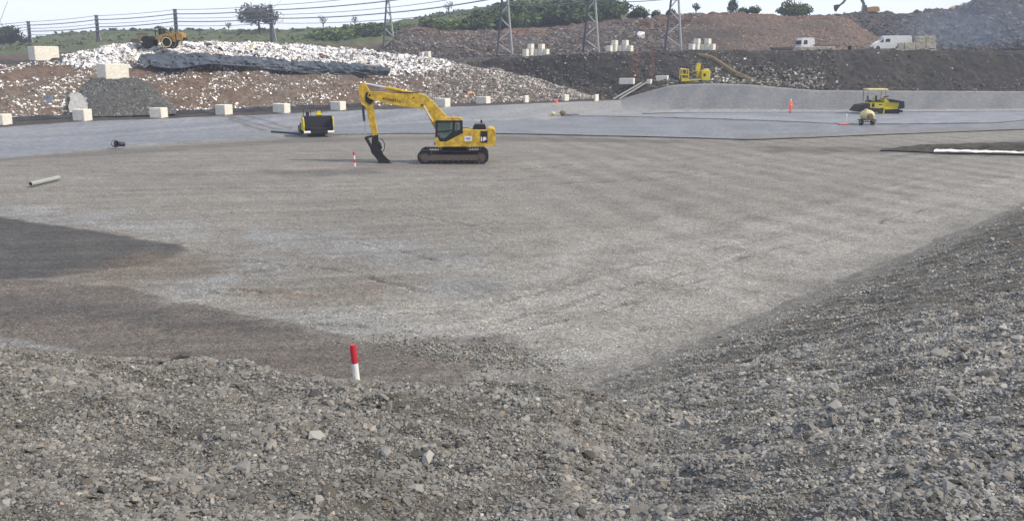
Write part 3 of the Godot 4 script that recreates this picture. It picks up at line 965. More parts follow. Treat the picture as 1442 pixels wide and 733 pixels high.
func build_scatter() -> void:
	var scraps := [scrap_mesh(1), scrap_mesh(2), stone_mesh(90, 0.6), scrap_mesh(3)]
	var rocks := [stone_mesh(31), stone_mesh(32, 0.6), stone_mesh(33, 0.9)]
	for o in scatter(self, "white_litter", S.mound, scraps, M.litter, 80000, 61, func(p: Vector3, px: float, v: float, r: RandomNumberGenerator) -> Array:
		if px < 90 or v < 0.36 or v > 0.74 or px > 640: return []
		if px < 130 and r.randf() < 0.4: return []
		if px > 560 and r.randf() < (px - 560.0) / 90.0: return []
		if n1.get_noise_2d(p.x * 0.3, p.z * 0.5) > 0.28 and r.randf() < 0.6: return []
		return [r.randf_range(0.16, 0.44) * (2.0 if r.randf() < 0.03 else 1.0), litter_colour(r)]):
		tag(o, "white rubbish bags and torn plastic covering the top of the mound", "litter", "", "stuff")
	for o in scatter(self, "mixed_litter", S.mound, scraps, M.litter, 80000, 62, func(p: Vector3, px: float, v: float, r: RandomNumberGenerator) -> Array:
		if v > 0.36 and px < 600: 
			if px > 95 or v > 0.42: return []
		if v > 0.68: return []
		var c := n1.get_noise_2d(p.x * 0.22 + 50.0, p.y * 0.45)
		var much := 0.3 + c * 0.9
		if px > 590: much = 0.62 + c * 0.5
		if px > 70 and px < 110 and v < 0.16: much = 0.8
		if r.randf() > much: return []
		var k := litter_colour(r) if r.randf() < 0.6 else tint(Color(0.42, 0.38, 0.33), r.randf_range(0.5, 1.3))
		if px > 590: k = tint(Color(0.5, 0.47, 0.44), r.randf_range(0.45, 1.3))
		return [r.randf_range(0.08, 0.28), k]):
		tag(o, "scraps of rubbish mixed into the brown face of the mound", "litter", "", "stuff")
	for o in scatter(self, "tip_rocks", S.tip, rocks, M.stones, 22000, 63, func(p: Vector3, px: float, v: float, r: RandomNumberGenerator) -> Array:
		if v > 0.72: return []
		var c := n1.get_noise_2d(p.x * 0.12 + 20.0, p.y * 0.2)
		if px > 1180 and r.randf() < 0.85: return []
		var near := px > 960 and px < 1160 and v < 0.45
		if r.randf() > 0.5 + c + (0.4 if near else 0.0): return []
		var t := r.randf()
		var k := tint(Color(0.1, 0.092, 0.085), r.randf_range(0.5, 1.8))
		if near and t < 0.2: k = tint(Color(0.3, 0.28, 0.25), r.randf_range(0.6, 1.3))
		if t < 0.012: k = Color(0.6, 0.6, 0.58)
		return [r.randf_range(0.12, 0.42) * (1.3 if near else 1.0), k]):
		tag(o, "loose rocks lying over the dark tipped bank", "rocks", "", "stuff")
	for o in scatter(self, "spoil_stones", S.spoil, rocks, M.stones, 4500, 64, func(p: Vector3, px: float, v: float, r: RandomNumberGenerator) -> Array:
		if v > 0.7: return []
		if r.randf() > (0.8 if px > 1120 else 0.35): return []
		return [r.randf_range(0.1, 0.34), tint(Color(0.27, 0.2, 0.165), r.randf_range(0.5, 1.5))]):
		tag(o, "stones strewn over the red brown spoil heap", "stones", "", "stuff")
	for o in scatter(self, "hill_rocks", S.hill, rocks, M.stones, 9000, 65, func(p: Vector3, px: float, v: float, r: RandomNumberGenerator) -> Array:
		if v > 0.7: return []
		return [r.randf_range(0.25, 0.9), tint(Color(0.085, 0.082, 0.08), r.randf_range(0.5, 1.7))]):
		tag(o, "broken rock covering the dark hill", "rocks", "", "stuff")
	for o in scatter(self, "face_rocks", S.face, rocks, M.stones, 5000, 66, func(p: Vector3, px: float, v: float, r: RandomNumberGenerator) -> Array:
		if v > 0.7: return []
		return [r.randf_range(0.2, 0.6), tint(Color(0.15, 0.13, 0.12), r.randf_range(0.5, 1.7))]):
		tag(o, "broken rock on the worn quarry face", "rocks", "", "stuff")
	var tuft := crown_mesh(500, 60, Vector3(1.0, 0.6, 1.0), 0.45, 3)
	for o in scatter(self, "hill_scrub", S.green, [tuft, crown_mesh(501, 60, Vector3(1.2, 0.5, 1.2), 0.4, 3)], M.leaf, 6500, 67, func(p: Vector3, px: float, v: float, r: RandomNumberGenerator) -> Array:
		if v < 0.4 or v > 0.78: return []
		var c := n1.get_noise_2d(p.x * 0.05, p.z * 0.05)
		if r.randf() > 0.6 + c: return []
		return [r.randf_range(0.3, 0.8), tint(Color(1.5, 1.35, 1.2), r.randf_range(0.8, 1.2))]):
		tag(o, "rough grass and low scrub over the green hill", "scrub", "", "stuff")

	# dark sheeting pulled over part of the rubbish
	var tu := [[198, 77, 116.5], [225, 74.5, 117.5], [250, 74, 118.5], [340, 78.5, 121], [420, 86, 124.5], [480, 87.5, 126], [548, 95, 127]]
	var tl := [[198, 82, 113], [215, 95, 112.5], [250, 97, 113], [290, 90, 115], [345, 93, 118], [400, 100, 120.5], [450, 104, 123], [548, 107, 125.5]]
	tl = moved(tl, 0.0, 0.9)
	var tm := []
	for q in tu:
		tm.append([q[0], (q[1] + lut(tl, q[0], 1)) * 0.5 - 1.0, (q[2] + lut(tl, q[0], 2)) * 0.5 - 0.6])
	var th := sheet([tl, tm, tu], 198, 548, 220, 16, 0.32, 0.7, func(p: Vector3, u: float, v: float, px: float) -> Color:
		return tint(Color(0.085, 0.1, 0.125), 1.0 + 0.5 * n3.get_noise_3d(p.x * 0.25, p.y * 2.5, p.z * 0.5)), 0.3)
	# folds of the sheet
	var TC := PackedColorArray()
	for i in th.P.size():
		var p: Vector3 = th.P[i]
		var f := 1.0 - 2.2 * absf(n2.get_noise_2d(p.x * 0.35 + p.z * 0.3, p.y * 0.9 + p.x * 0.12)) + 0.25 * n3.get_noise_3d(p.x * 0.6, p.y, p.z * 0.6)
		th.P[i] = p + Vector3(0, 0.06, 0.26) * f
		TC.append(tint(Color(0.07, 0.085, 0.112), 1.0 + 0.35 * n3.get_noise_3d(p.x * 0.3, p.y * 2.0, p.z)))
	th.mesh = grid_mesh(th.nu, th.nv, th.P, TC)
	tag(part(self, "tarpaulin", th.mesh, M.tarp), "dark blue grey plastic sheeting crumpled across the rubbish mound", "tarpaulin")
	# low ridge of dark soil and white sheeting at its foot, right side of the floor
	var rr := [row_at([[1240, 211], [1330, 214.5], [1442, 217.5], [1800, 228]], 0.0), [], []]
	for q in rr[0]:
		rr[1].append([q[0], q[1] - clampf((q[0] - 1240.0) * 0.10, 0.0, 14.0), q[2] + 1.8])
		rr[2].append([q[0], q[1] - clampf((q[0] - 1240.0) * 0.10, 0.0, 14.0) - 3.0, q[2] + 6.0])
	var ridge := sheet(rr, 1240, 1800, 120, 8, 0.14, 0.6, func(p: Vector3, u: float, v: float, px: float) -> Color:
		return tint(Color(0.105, 0.095, 0.08), 1.0 + 0.5 * n3.get_noise_3d(p.x, p.y, p.z)), 0.2)
	tag(part(self, "soil_ridge", ridge.mesh, M.soil), "low ridge of dark soil on the gravel floor behind the white sheeting", "ridge", "", "structure")
	var w0 := row_at([[1316, 214.5], [1380, 215.5], [1442, 217], [1700, 226]], 0.02)
	var wt := []
	for q in w0:
		wt.append([q[0], q[1] - 4.6, q[2] + 0.5])
	var ws := sheet([w0, moved(w0, -2.0, -0.1), wt], 1316, 1700, 140, 6, 0.07, 0.9, func(p: Vector3, u: float, v: float, px: float) -> Color:
		return tint(Color(0.78, 0.78, 0.77), 1.0 + 0.1 * n3.get_noise_3d(p.x * 2.0, p.y, p.z)), 0.2)
	tag(part(self, "white_sheeting", ws.mesh, M.tarp), "strip of white plastic sheeting lying along the dark soil ridge", "sheeting")
	# heap of grey gravel carrying a large block
	var h0 := [[96, 164, 93.5], [130, 164, 93], [180, 163, 94], [248, 160, 97]]
	var h1 := [[96, 158, 97], [112, 130, 99], [160, 132, 98.5], [220, 134, 100], [248, 157, 99]]
	var h2 := [[96, 154, 100], [116, 113, 104], [160, 110, 103.5], [204, 111, 104], [248, 154, 101]]
	var hh := sheet([h0, h1, h2, moved(h2, -0.2, 5.0)], 96, 248, 70, 10, 0.22, 0.5, func(p: Vector3, u: float, v: float, px: float) -> Color:
		return tint(Color(0.13, 0.132, 0.128), 1.0 + 0.35 * n3.get_noise_3d(p.x, p.y, p.z)), 0.1)
	var hp := part(self, "gravel_heap", hh.mesh, M.bank)
	tag(hp, "dark grey gravel heap with a large concrete block on top", "heap")
	for o in scatter(hp, "heap_stones", hh, rocks, M.stones, 2500, 68, func(p: Vector3, px: float, v: float, r: RandomNumberGenerator) -> Array:
		if v > 0.66: return []
		return [r.randf_range(0.06, 0.2), tint(Color(0.15, 0.152, 0.15), r.randf_range(0.5, 1.6))]):
		o.set_meta("kind", "stuff")
	# black sheet edge showing along the foot of the mound
	var bl := [row_at([[-350, 191], [0, 170.5], [112, 164.6], [223, 161], [312, 157.6], [394, 154.4], [475, 151.5], [520, 150]], 1.55)]
	bl.append(moved(bl[0], -5.0, 0.6))
	var bs := sheet(bl, -350, 520, 160, 5, 0.1, 0.6, func(p: Vector3, u: float, v: float, px: float) -> Color:
		return tint(Color(0.03, 0.031, 0.038), 1.0 + 0.6 * n3.get_noise_3d(p.x, p.y * 2.0, p.z)), 0.2)
	tag(part(self, "black_liner", bs.mesh, M.tarp), "black liner edge showing along the foot of the rubbish mound", "liner")
	# blue bag and white and grey sheeting at the mound's foot
	var bag := MB.new()
	bag.ball(Vector3.ZERO, Vector3(0.75, 0.35, 0.5), 10, 6)
	bag.ball(Vector3(0.5, -0.1, 0.1), Vector3(0.5, 0.25, 0.4), 8, 5)
	var bb := part(self, "blue_bag", bag.done(), mat(0.05, 0.25, 0.75, 0.5))
	bb.position = pz(20, 162, 91.5)
	tag(bb, "bright blue plastic bag at the foot of the mound", "bag")
	var sh := sheet([[[114, 158, 92.5], [125, 160, 92.4]], [[106, 142, 95], [116, 146, 95]], [[97, 131, 99.4], [103, 131, 99.6]]], 97, 122, 16, 6, 0.15, 0.8, func(p: Vector3, u: float, v: float, px: float) -> Color:
		return tint(Color(0.36, 0.35, 0.33), 1.0 + 0.4 * n3.get_noise_3d(p.x * 2.0, p.y * 2.0, p.z)), 0.2)
	tag(part(self, "grey_sheeting", sh.mesh, M.tarp), "pale grey sheeting hanging beside the dark gravel heap", "sheeting")
	var sv := sheet([[[62, 160, 94.0], [74, 160, 94.0]], [[60, 142, 96.5], [75, 142, 96.5]], [[54, 126, 100.5], [72, 126, 100.5]]], 56, 74, 14, 6, 0.3, 0.7, func(p: Vector3, u: float, v: float, px: float) -> Color:
		return tint(Color(0.1, 0.13, 0.19), 1.0 + 0.7 * n3.get_noise_3d(p.x * 2.0, p.y * 2.0, p.z)), 0.3)
	tag(part(self, "blue_sheeting", sv.mesh, M.tarp), "dark blue sheeting hanging down the brown mound face", "sheeting")

# ---------- plants ----------
func crown_mesh(seed_: int, leaves: int, rad: Vector3, leaf: float, clumps: int, col := Color(0.06, 0.1, 0.03)) -> ArrayMesh:
	var r := RandomNumberGenerator.new()
	r.seed = seed_
	var P := PackedVector3Array()
	var N := PackedVector3Array()
	var C := PackedColorArray()
	var cs := []
	for k in clumps:
		var d := Vector3(r.randfn(), r.randfn(), r.randfn()).normalized() * pow(r.randf(), 0.4) * 0.72
		d.y = absf(d.y) * 1.1 - 0.15
		cs.append([d * rad, r.randf_range(0.3, 0.5), r.randf_range(0.7, 1.35)])
	for k in leaves:
		var c: Array = cs[r.randi() % clumps]
		var d := Vector3(r.randfn(), r.randfn(), r.randfn()).normalized()
		var p: Vector3 = c[0] + d * rad * c[1] * pow(r.randf(), 0.33)
		var s := leaf * r.randf_range(0.6, 1.3)
		var n := (d + Vector3(r.randfn(), r.randfn(), r.randfn()) * 0.6).normalized()
		var t := n.cross(Vector3(r.randfn(), r.randfn(), r.randfn())).normalized() * s
		var b := n.cross(t).normalized() * s * 0.6
		var k2: float = c[2] * r.randf_range(0.7, 1.3)
		var cc := Color(col.r * k2 * r.randf_range(0.85, 1.25), col.g * k2, col.b * k2)
		for v in [p - t, p + b, p + t, p - t, p + t, p - b]:
			P.append(v)
			N.append(n)
			C.append(cc)
	var arr := []
	arr.resize(Mesh.ARRAY_MAX)
	arr[Mesh.ARRAY_VERTEX] = P
	arr[Mesh.ARRAY_NORMAL] = N
	arr[Mesh.ARRAY_COLOR] = C
	var m := ArrayMesh.new()
	m.add_surface_from_arrays(Mesh.PRIMITIVE_TRIANGLES, arr)
	return m

func limbs(r: RandomNumberGenerator, h: float, rad: float, n: int, twigs: bool) -> ArrayMesh:
	var b := MB.new()
	var t := h * 0.03 + 0.06
	b.cyl(Vector3(0, -0.5, 0), Vector3(0, h * 0.45, 0), t, t * 0.7, 7)
	b.cyl(Vector3(0, h * 0.45, 0), Vector3(r.randf_range(-0.3, 0.3), h * 0.85, 0), t * 0.7, t * 0.2, 6)
	for k in n:
		var a := TAU * k / n + r.randf_range(-0.4, 0.4)
		var y := h * r.randf_range(0.3, 0.6)
		var e := Vector3(cos(a) * rad * r.randf_range(0.5, 0.85), y + h * r.randf_range(0.12, 0.35), sin(a) * rad * r.randf_range(0.5, 0.85))
		b.cyl(Vector3(0, y, 0), e, t * 0.45, t * 0.15, 5)
		if twigs:
			for j in 5:
				var s := Vector3(0, y, 0).lerp(e, r.randf_range(0.4, 1.0))
				b.cyl(s, s + Vector3(r.randfn() * 0.5, absf(r.randfn()) * 0.6 + 0.2, r.randfn() * 0.5) * h * 0.22, t * 0.16, t * 0.08, 4)
	return b.done()

func tree(at: Vector3, h: float, rad: float, seed_: int, leaves: int, leaf: float, col: Color, label: String, called := "tree", group := "", ch := 0.36, cy := 0.62) -> void:
	var r := RandomNumberGenerator.new()
	r.seed = seed_
	var t := thing(called, label, "tree" if called.contains("tree") else "shrub", at, 0.0, group)
	part(t, "trunk", limbs(r, h, rad, 7, true), M.bark)
	if leaves:
		var c := part(t, "crown", crown_mesh(seed_, leaves, Vector3(rad, h * ch, rad), leaf, 22, col), M.leaf)
		c.position.y = h * cy

var shrub_meshes := []
var shrub_trunk: ArrayMesh

func shrub(at: Vector3, w: float, h: float, kind: int, label: String, group: String, seed_: int) -> void:
	var t := thing("shrub", label, "shrub", at, fmod(seed_ * 2.4, TAU), group)
	var c := part(t, "foliage", shrub_meshes[kind % shrub_meshes.size()], M.leaf)
	c.scale = Vector3(w, h, w)
	c.position.y = h * 0.45
	var k := part(t, "stem", shrub_trunk, M.bark)
	k.scale = Vector3(1, h, 1)

func build_plants() -> void:
	var G := Color(0.055, 0.088, 0.03)
	for k in 3: shrub_meshes.append(crown_mesh(300 + k, 900, Vector3(1, 1, 1), 0.13, 14, Color(0.042, 0.07, 0.025)))
	for k in 2: shrub_meshes.append(crown_mesh(310 + k, 800, Vector3(1, 1, 1), 0.13, 12, Color(0.085, 0.13, 0.04)))
	shrub_trunk = mcyl(Vector3(0, -0.3, 0), Vector3(0, 0.6, 0), 0.1, 0.05, 6)
	# single trees on the skyline
	tree(pz(365, 46, 285), 9.5, 7.6, 401, 2600, 0.36, Color(0.055, 0.065, 0.04), "tall loose crowned tree standing alone on the grassy ridge", "tree", "", 0.5, 0.45)
	tree(pz(1116, 27, 230), 5.2, 4.4, 402, 3800, 0.32, Color(0.065, 0.088, 0.032), "dense round green tree on top of the red brown spoil heap", "tree", "", 0.56, 0.34)
	tree(pz(1031, 23, 230), 4.6, 1.5, 403, 700, 0.26, Color(0.05, 0.075, 0.05), "slim dark tree on the skyline above the stacked white blocks", "tree", "", 0.6, 0.4)
	tree(pz(980, 24, 230), 3.6, 1.4, 404, 110, 0.24, Color(0.06, 0.075, 0.06), "thin sparse sapling on the skyline beside a lattice mast", "tree")
	tree(pz(14, 62, 250), 5.6, 5.0, 405, 3800, 0.34, Color(0.03, 0.042, 0.025), "dark spreading tree behind the mound near the guy wire", "tree", "", 0.6, 0.3)
	for q in [[455, 42, 292, 4.8, 406], [322, 45, 296, 3.2, 407], [632, 22, 280, 4.4, 408], [500, 40, 290, 4.0, 409]]:
		tree(pz(q[0], q[1], q[2]), q[3], q[3] * 0.45, q[4], 60, 0.2, Color(0.06, 0.07, 0.05), "small almost bare tree on the grassy skyline", "bare_tree", "bare trees on the green ridge")
	var r := RandomNumberGenerator.new()
	r.seed = 44
	# hedge left of the middle
	for k in 22:
		var px := lerpf(428, 560, k / 21.0) + r.randf_range(-4, 4)
		var top := lerpf(46, 27, clampf((px - 430) / 110.0, 0, 1))
		var bot := lerpf(61, 60, (px - 430) / 130.0)
		var z := r.randf_range(238, 262)
		var h := (bot - top) / ppm(z) * r.randf_range(0.6, 1.0)
		shrub(pz(px, bot - r.randf_range(0, 5), z), h * r.randf_range(0.9, 1.3), h * 0.75, r.randi() % 3 if r.randf() < 0.6 else 3 + r.randi() % 2, "leafy green shrub in the hedge above the rubbish mound", "hedge shrubs above the rubbish mound", k)
	for k in 16:
		var px := lerpf(606, 690, k / 15.0) + r.randf_range(-4, 4)
		var z := r.randf_range(212, 226)
		var h := r.randf_range(2.0, 3.4)
		shrub(pz(px, 47 - r.randf_range(0, 5), z), h * 1.1, h * 0.75, r.randi() % 5, "bright green shrub along the top edge of the quarry face", "shrubs on the quarry edge", k + 30)
	for k in 46:
		var px := r.randf_range(682, 872)
		var z := r.randf_range(212, 250)
		var low := lerpf(46, 36, clampf((px - 690) / 180.0, 0, 1))
		var t := (z - 212.0) / 38.0
		var py := low - t * 20.0
		var h := r.randf_range(3.4, 5.2)
		shrub(pz(px, py, z), h * 0.95, h * 0.7, r.randi() % 3, "dark dense bush in the thicket covering the hill", "thicket on the hill", k + 60)
	shrub(pz(738, 37, 210), 1.5, 2.3, 3, "pale green young bush in front of the dark thicket", "", 130)
	for q in [[899, 26, 3], [908, 26, 2], [890, 28, 2], [924, 26, 2], [1046, 22, 2], [1062, 20, 2], [945, 24, 2]]:
		shrub(pz(q[0], q[1], 205), q[2] * 0.8, q[2] * 0.7, 2, "small green bush on the skyline of the brown quarry edge", "bushes on the quarry skyline", q[0])
	for k in 14:
		var px := r.randf_range(150, 430)
		shrub(pz(px, 44.5, 296), r.randf_range(0.8, 1.8), r.randf_range(0.6, 1.1), r.randi() % 5, "low bush on the crest of the grassy ridge", "bushes on the ridge crest", k + 200)
	for k in 7:
		var px := r.randf_range(1280, 1350)
		shrub(pz(px, 19.5 - (px - 1280) * 0.05, 243), r.randf_range(0.7, 1.5), r.randf_range(0.5, 1.0), r.randi() % 5, "small weed bush on the crest of the dark rock hill", "weeds on the dark hill", k + 230)

# ---------- machines ----------
func P2(list: Array, ox: float, oy: float, s: float) -> Array:      # measured outline to metres
	var out := []
	for q in list:
		out.append(Vector2((q[0] - ox) / s, (oy - q[1]) / s))
	return out

func lettering(parent: Node, called: String, txt: String, height: float, m: Material) -> MeshInstance3D:
	var t := TextMesh.new()
	t.text = txt
	var f := SystemFont.new()
	f.font_names = PackedStringArray(["Droid Sans"])
	f.font_weight = 700
	t.font = f
	t.font_size = 64
	t.pixel_size = height / 46.0
	t.depth = 0.008
	return part(parent, called, t, m)

func track_unit(parent: Node, z0: float, z1: float, hl: float, h: float) -> void:
	var r := h * 0.5
	var per := 4.0 * hl + TAU * r
	var n := int(per / 0.19)
	var b := MB.new()
	for k in n:
		var s := per * k / n
		var p: Vector2
		var a: float
		if s < 2.0 * hl:
			p = Vector2(-hl + s, h)
			a = 0.0
			p.y -= 0.05 * sin(PI * s / (2.0 * hl)) * (1.0 if fmod(s, 1.6) > 0.2 else 0.6)
		elif s < 2.0 * hl + PI * r:
			a = -(s - 2.0 * hl) / r
			p = Vector2(hl + sin(-a) * r, r + cos(a) * r)
		elif s < 4.0 * hl + PI * r:
			p = Vector2(hl - (s - 2.0 * hl - PI * r), 0.0)
			a = PI
		else:
			a = PI - (s - 4.0 * hl - PI * r) / r
			p = Vector2(-hl - sin(a) * r, r + cos(a) * r)
		var bas := Basis(Vector3(0, 0, 1), a)
		var c := Vector3(p.x, p.y, (z0 + z1) * 0.5) + bas * Vector3(0, -0.03, 0)
		b.box(c, Vector3(0.175, 0.05, z1 - z0), bas)
		b.box(c + bas * Vector3(0.05, 0.03, 0), Vector3(0.03, 0.045, z1 - z0 - 0.01), bas)
		b.box(c - bas * Vector3(0, 0.06, 0), Vector3(0.12, 0.08, 0.16), bas)
	var t := part(parent, "track", b.done(), M.dark)
	var zm := (z0 + z1) * 0.5
	var w := (z1 - z0) * 0.36
	var fr := MB.new()
	fr.prism([Vector2(-hl + 0.2, h * 0.25), Vector2(hl - 0.1, h * 0.25), Vector2(hl - 0.25, h * 0.66), Vector2(-hl + 0.45, h * 0.7)], zm - w, zm + w)
	part(t, "track_frame", fr.done(), M.mudsteel)
	for sx in [-1, 1]:
		var id := MB.new()
		id.cyl(Vector3(sx * hl, r, zm - w * 0.8), Vector3(sx * hl, r, zm + w * 0.95), r - 0.11, -1, 18)
		id.cyl(Vector3(sx * hl, r, zm + w * 0.9), Vector3(sx * hl, r, zm + w * 1.15), r * 0.45, -1, 12)
		part(t, "sprocket" if sx > 0 else "idler", id.done(), M.mudsteel)
	var nr := int(2.0 * hl / 0.44)
	for k in nr:
		var x := lerpf(-hl + 0.45, hl - 0.45, float(k) / (nr - 1))
		part(t, "roller", mcyl(Vector3(x, 0.16, zm - w * 0.9), Vector3(x, 0.16, zm + w * 1.02), 0.11, -1, 10), M.dark)

func build_excavator() -> void:
	var at := gy(637, 230, 0.0)
	at.z -= 1.5
	at.y = -0.02
	var e := thing("excavator", "yellow tracked excavator working on the gravel floor with its arm lowered", "excavator", at, 0.03)
	track_unit(e, 0.9, 1.55, 2.0, 0.92)
	track_unit(e, -1.55, -0.9, 2.0, 0.92)
	part(e, "undercarriage", mbox(Vector3(0, 0.62, 0), Vector3(2.2, 0.36, 1.9), 0.06), M.mudsteel)
	part(e, "turntable", mcyl(Vector3(0.1, 0.75, 0), Vector3(0.1, 1.2, 0), 0.85, 0.95, 24), M.dark)
	# upper structure; outlines measured at the near flank
	var ox := 637.0
	var oy := 229.6
	var s := 20.25
	var hb := MB.new()
	hb.prism(P2([[612, 205.5], [612, 199.5], [651, 199.5], [651, 184], [654, 183], [686, 183], [686, 205.5]], ox, oy, s), -1.28, 1.26)
	var house := part(e, "house", hb.done(), M.yellow)
	var flank := MB.new()
	flank.prism(P2([[612, 204], [612, 194], [614, 192.4], [616, 193.5], [618.5, 198.6], [627, 199.2], [633, 196.4], [650.8, 187.3], [651, 204]], ox, oy, s), 0.36, 1.28)
	part(house, "cab_base", flank.done(), M.yellow)
	for q in [[651.3, 675.0], [675.6, 685.6]]:
		var pn := MB.new()
		pn.prism(P2([[q[0] + 0.3, 200.5], [q[0] + 0.3, 184.4], [q[1], 184.4], [q[1], 200.5]], ox, oy, s), 1.262, 1.285)
		part(house, "side_door", pn.done(), M.yellow if q[0] < 660 else M.dark)
	part(house, "skirt", mprism(P2([[612, 206], [612, 201.2], [686, 201.2], [686, 206]], ox, oy, s), 1.262, 1.292), M.yellow)
	part(house, "sticker", mprism(P2([[653.5, 198], [653.5, 191.5], [664, 191.5], [664, 198]], ox, oy, s), 1.287, 1.293), M.white)
	var mark := MB.new()
	mark.ball(Vector3((658.8 - ox) / s, (oy - 194.8) / s, 1.292), Vector3(0.19, 0.08, 0.012), 10, 6)
	part(house, "sticker_emblem", mark.done(), mat(0.12, 0.2, 0.55, 0.5))
	var lg := MB.new()
	lg.prism(P2([[676.6, 198.8], [676.2, 192.6], [677.8, 192.2], [678.2, 198.6]], ox, oy, s), 1.287, 1.294)
	lg.prism(P2([[679.6, 198.4], [679.0, 194.2], [680.4, 192.4], [683.8, 192.8], [684.0, 196.8], [681.6, 197.0], [681.2, 198.6]], ox, oy, s), 1.287, 1.294)
	part(house, "model_mark", lg.done(), M.white)
	var cw := MB.new()
	cw.prism(P2([[686.3, 205.8], [686.3, 181.6], [688.5, 180.6], [694, 181.2], [696.6, 184], [697.4, 188], [697.4, 201], [695.5, 204.6], [692, 205.8]], ox, oy, s), -1.3, 1.22)
	part(house, "counterweight", cw.done(), M.yellow)
	var hd := MB.new()
	hd.prism(P2([[664.5, 183], [666, 178.5], [668, 176.3], [682, 176.3], [684.2, 183]], ox, oy, s), -0.7, 0.75)
	part(house, "engine_hood", hd.done(), M.black)
	part(house, "hood_top", mprism(P2([[667, 176.2], [667.5, 175.3], [682, 175.3], [682.2, 176.2]], ox, oy, s), -0.6, 0.65), M.steel)
	part(house, "exhaust_pipe", mcyl(Vector3(1.98, 2.6, -0.2), Vector3(1.98, 2.92, -0.2), 0.07, 0.07, 10), M.black)
	part(house, "handrail", mbox(Vector3(0.9, 2.42, 1.0), Vector3(0.5, 0.05, 0.05)), M.black)
	# cab
	var c0 := 0.40
	var c1 := 1.27
	var cab := part(e, "cab", mprism(P2([[613.5, 169.6], [615.5, 166.6], [620, 165.6], [646, 165.6], [649.6, 167], [650.6, 169.6]], ox, oy, s), c0, c1), M.yellow)
	var post := func(list: Array) -> void:
		for zz in [[c0, c0 + 0.06], [c1 - 0.06, c1]]:
			part(cab, "pillar", mprism(P2(list, ox, oy, s), zz[0], zz[1]), M.black)
	post.call([[612.2, 194], [613.6, 169.6], [616.2, 169.6], [615.2, 193]])
	post.call([[636.5, 184], [636.8, 169.6], [640.2, 169.6], [639.6, 184]])
	post.call([[647.6, 188.6], [647.6, 169.6], [650.6, 169.6], [650.6, 187.4]])
	post.call([[613.6, 172.2], [613.6, 169.5], [650.6, 169.5], [650.6, 172]])
	post.call([[615, 193.4], [618.5, 198.7], [627, 199.2], [633, 196.4], [650.6, 187.4], [650.6, 183.2], [638.5, 184.4], [630, 191], [625, 195], [619.4, 194.6], [617, 189.5]])
	post.call([[614.8, 186], [614.9, 184.6], [638, 183], [638, 184.6]])
	part(cab, "window", mprism(P2([[614.5, 193], [615.8, 171], [637, 171], [637, 184.5], [629, 192], [624, 196.5], [619, 196.5]], ox, oy, s), c1 - 0.035, c1 - 0.025), M.glass)
	part(cab, "window", mprism(P2([[639.5, 184.5], [639.6, 171], [648, 171], [648, 184]], ox, oy, s), c1 - 0.035, c1 - 0.025), M.glass)
	part(cab, "window", mprism(P2([[614.5, 193], [615.8, 171], [648, 171], [648, 186], [624, 196.5]], ox, oy, s), c0 + 0.02, c0 + 0.03), M.glass)
	part(cab, "windscreen", mprism(P2([[612.6, 194], [614.0, 170], [614.3, 170], [612.9, 194]], ox, oy, s), c0 + 0.07, c1 - 0.07), M.glass)
	part(cab, "rear_wall", mprism(P2([[649.6, 187], [649.6, 170], [650.2, 170], [650.2, 187]], ox, oy, s), c0 + 0.07, c1 - 0.07), M.black)
	var seat := MB.new()
	seat.box(Vector3(0.02, 1.95, 0.85), Vector3(0.5, 0.16, 0.45), Basis(), 0.04)
	seat.box(Vector3(0.24, 2.3, 0.85), Vector3(0.14, 0.75, 0.45), Basis(Vector3(0, 0, 1), -0.15), 0.04)
	part(cab, "seat", seat.done(), M.tan)
	part(cab, "beacon", mcyl(Vector3(0, 3.15, 0.8), Vector3(0, 3.27, 0.8), 0.1, 0.07, 10), mat(0.8, 0.2, 0.02, 0.4))
	part(cab, "mirror", mbox(Vector3(-1.28, 1.38, 1.32), Vector3(0.06, 0.18, 0.14), 0.02), M.black)
	# boom, arm and bucket in the middle plane
	ox = 637.0
	oy = 226.8
	s = 19.85
	var bm := MB.new()
	bm.prism(P2([[521, 129.5], [540, 130.2], [577, 132.6], [590, 131.8], [599, 135], [608, 142], [627, 162.5], [634, 172], [632, 188], [624, 190], [619, 183], [611, 178.5], [604, 166], [597.5, 154.5], [590, 152.6], [568, 150], [526, 140.6], [519, 137]], ox, oy, s), -0.3, 0.3)
	var boom := part(e, "boom", bm.done(), M.yellow)
	for q in [[594.5, 148.0, 1.3], [522.5, 134.5, 1.4], [583, 137.5, 0.9]]:
		part(boom, "pin", mcyl(Vector3((q[0] - ox) / s, (oy - q[1]) / s, -0.36), Vector3((q[0] - ox) / s, (oy - q[1]) / s, 0.36), q[2] / s, -1, 12), M.dark)
	var word := lettering(boom, "lettering", "KOMATSU", 0.2, M.black)
	word.position = Vector3((553.0 - ox) / s, (oy - 141.2) / s, 0.303)
	word.rotation.z = -0.17
	var V := func(px: float, py: float, z: float) -> Vector3: return Vector3((px - ox) / s, (oy - py) / s, z)
	for z in [-0.44, 0.44]:
		var lc := MB.new()
		lc.cyl(V.call(619, 190, z), V.call(606, 166, z), 0.1, -1, 10)
		var lift := part(boom, "lift_cylinder", lc.done(), M.yellow)
		part(lift, "rod", mcyl(V.call(606, 166, z), V.call(597, 149, z), 0.065, -1, 10), M.chrome)
	var ac := part(boom, "arm_cylinder", mcyl(V.call(582, 132.2, 0), V.call(544, 124.2, 0), 0.12, -1, 12), M.yellow)
	part(ac, "rod", mcyl(V.call(544, 124.2, 0), V.call(516, 118.8, 0), 0.075, -1, 10), M.chrome)
	var hose := MB.new()
	for z in [-0.14, 0.14]:
		hose.cyl(V.call(590, 131, z), V.call(560, 131, z), 0.035, -1, 6)
		hose.cyl(V.call(560, 131, z), V.call(528, 131.5, z), 0.035, -1, 6)
		hose.cyl(V.call(528, 131.5, z), V.call(519, 146, z * 1.5), 0.035, -1, 6)
	part(boom, "hoses", hose.done(), M.black)
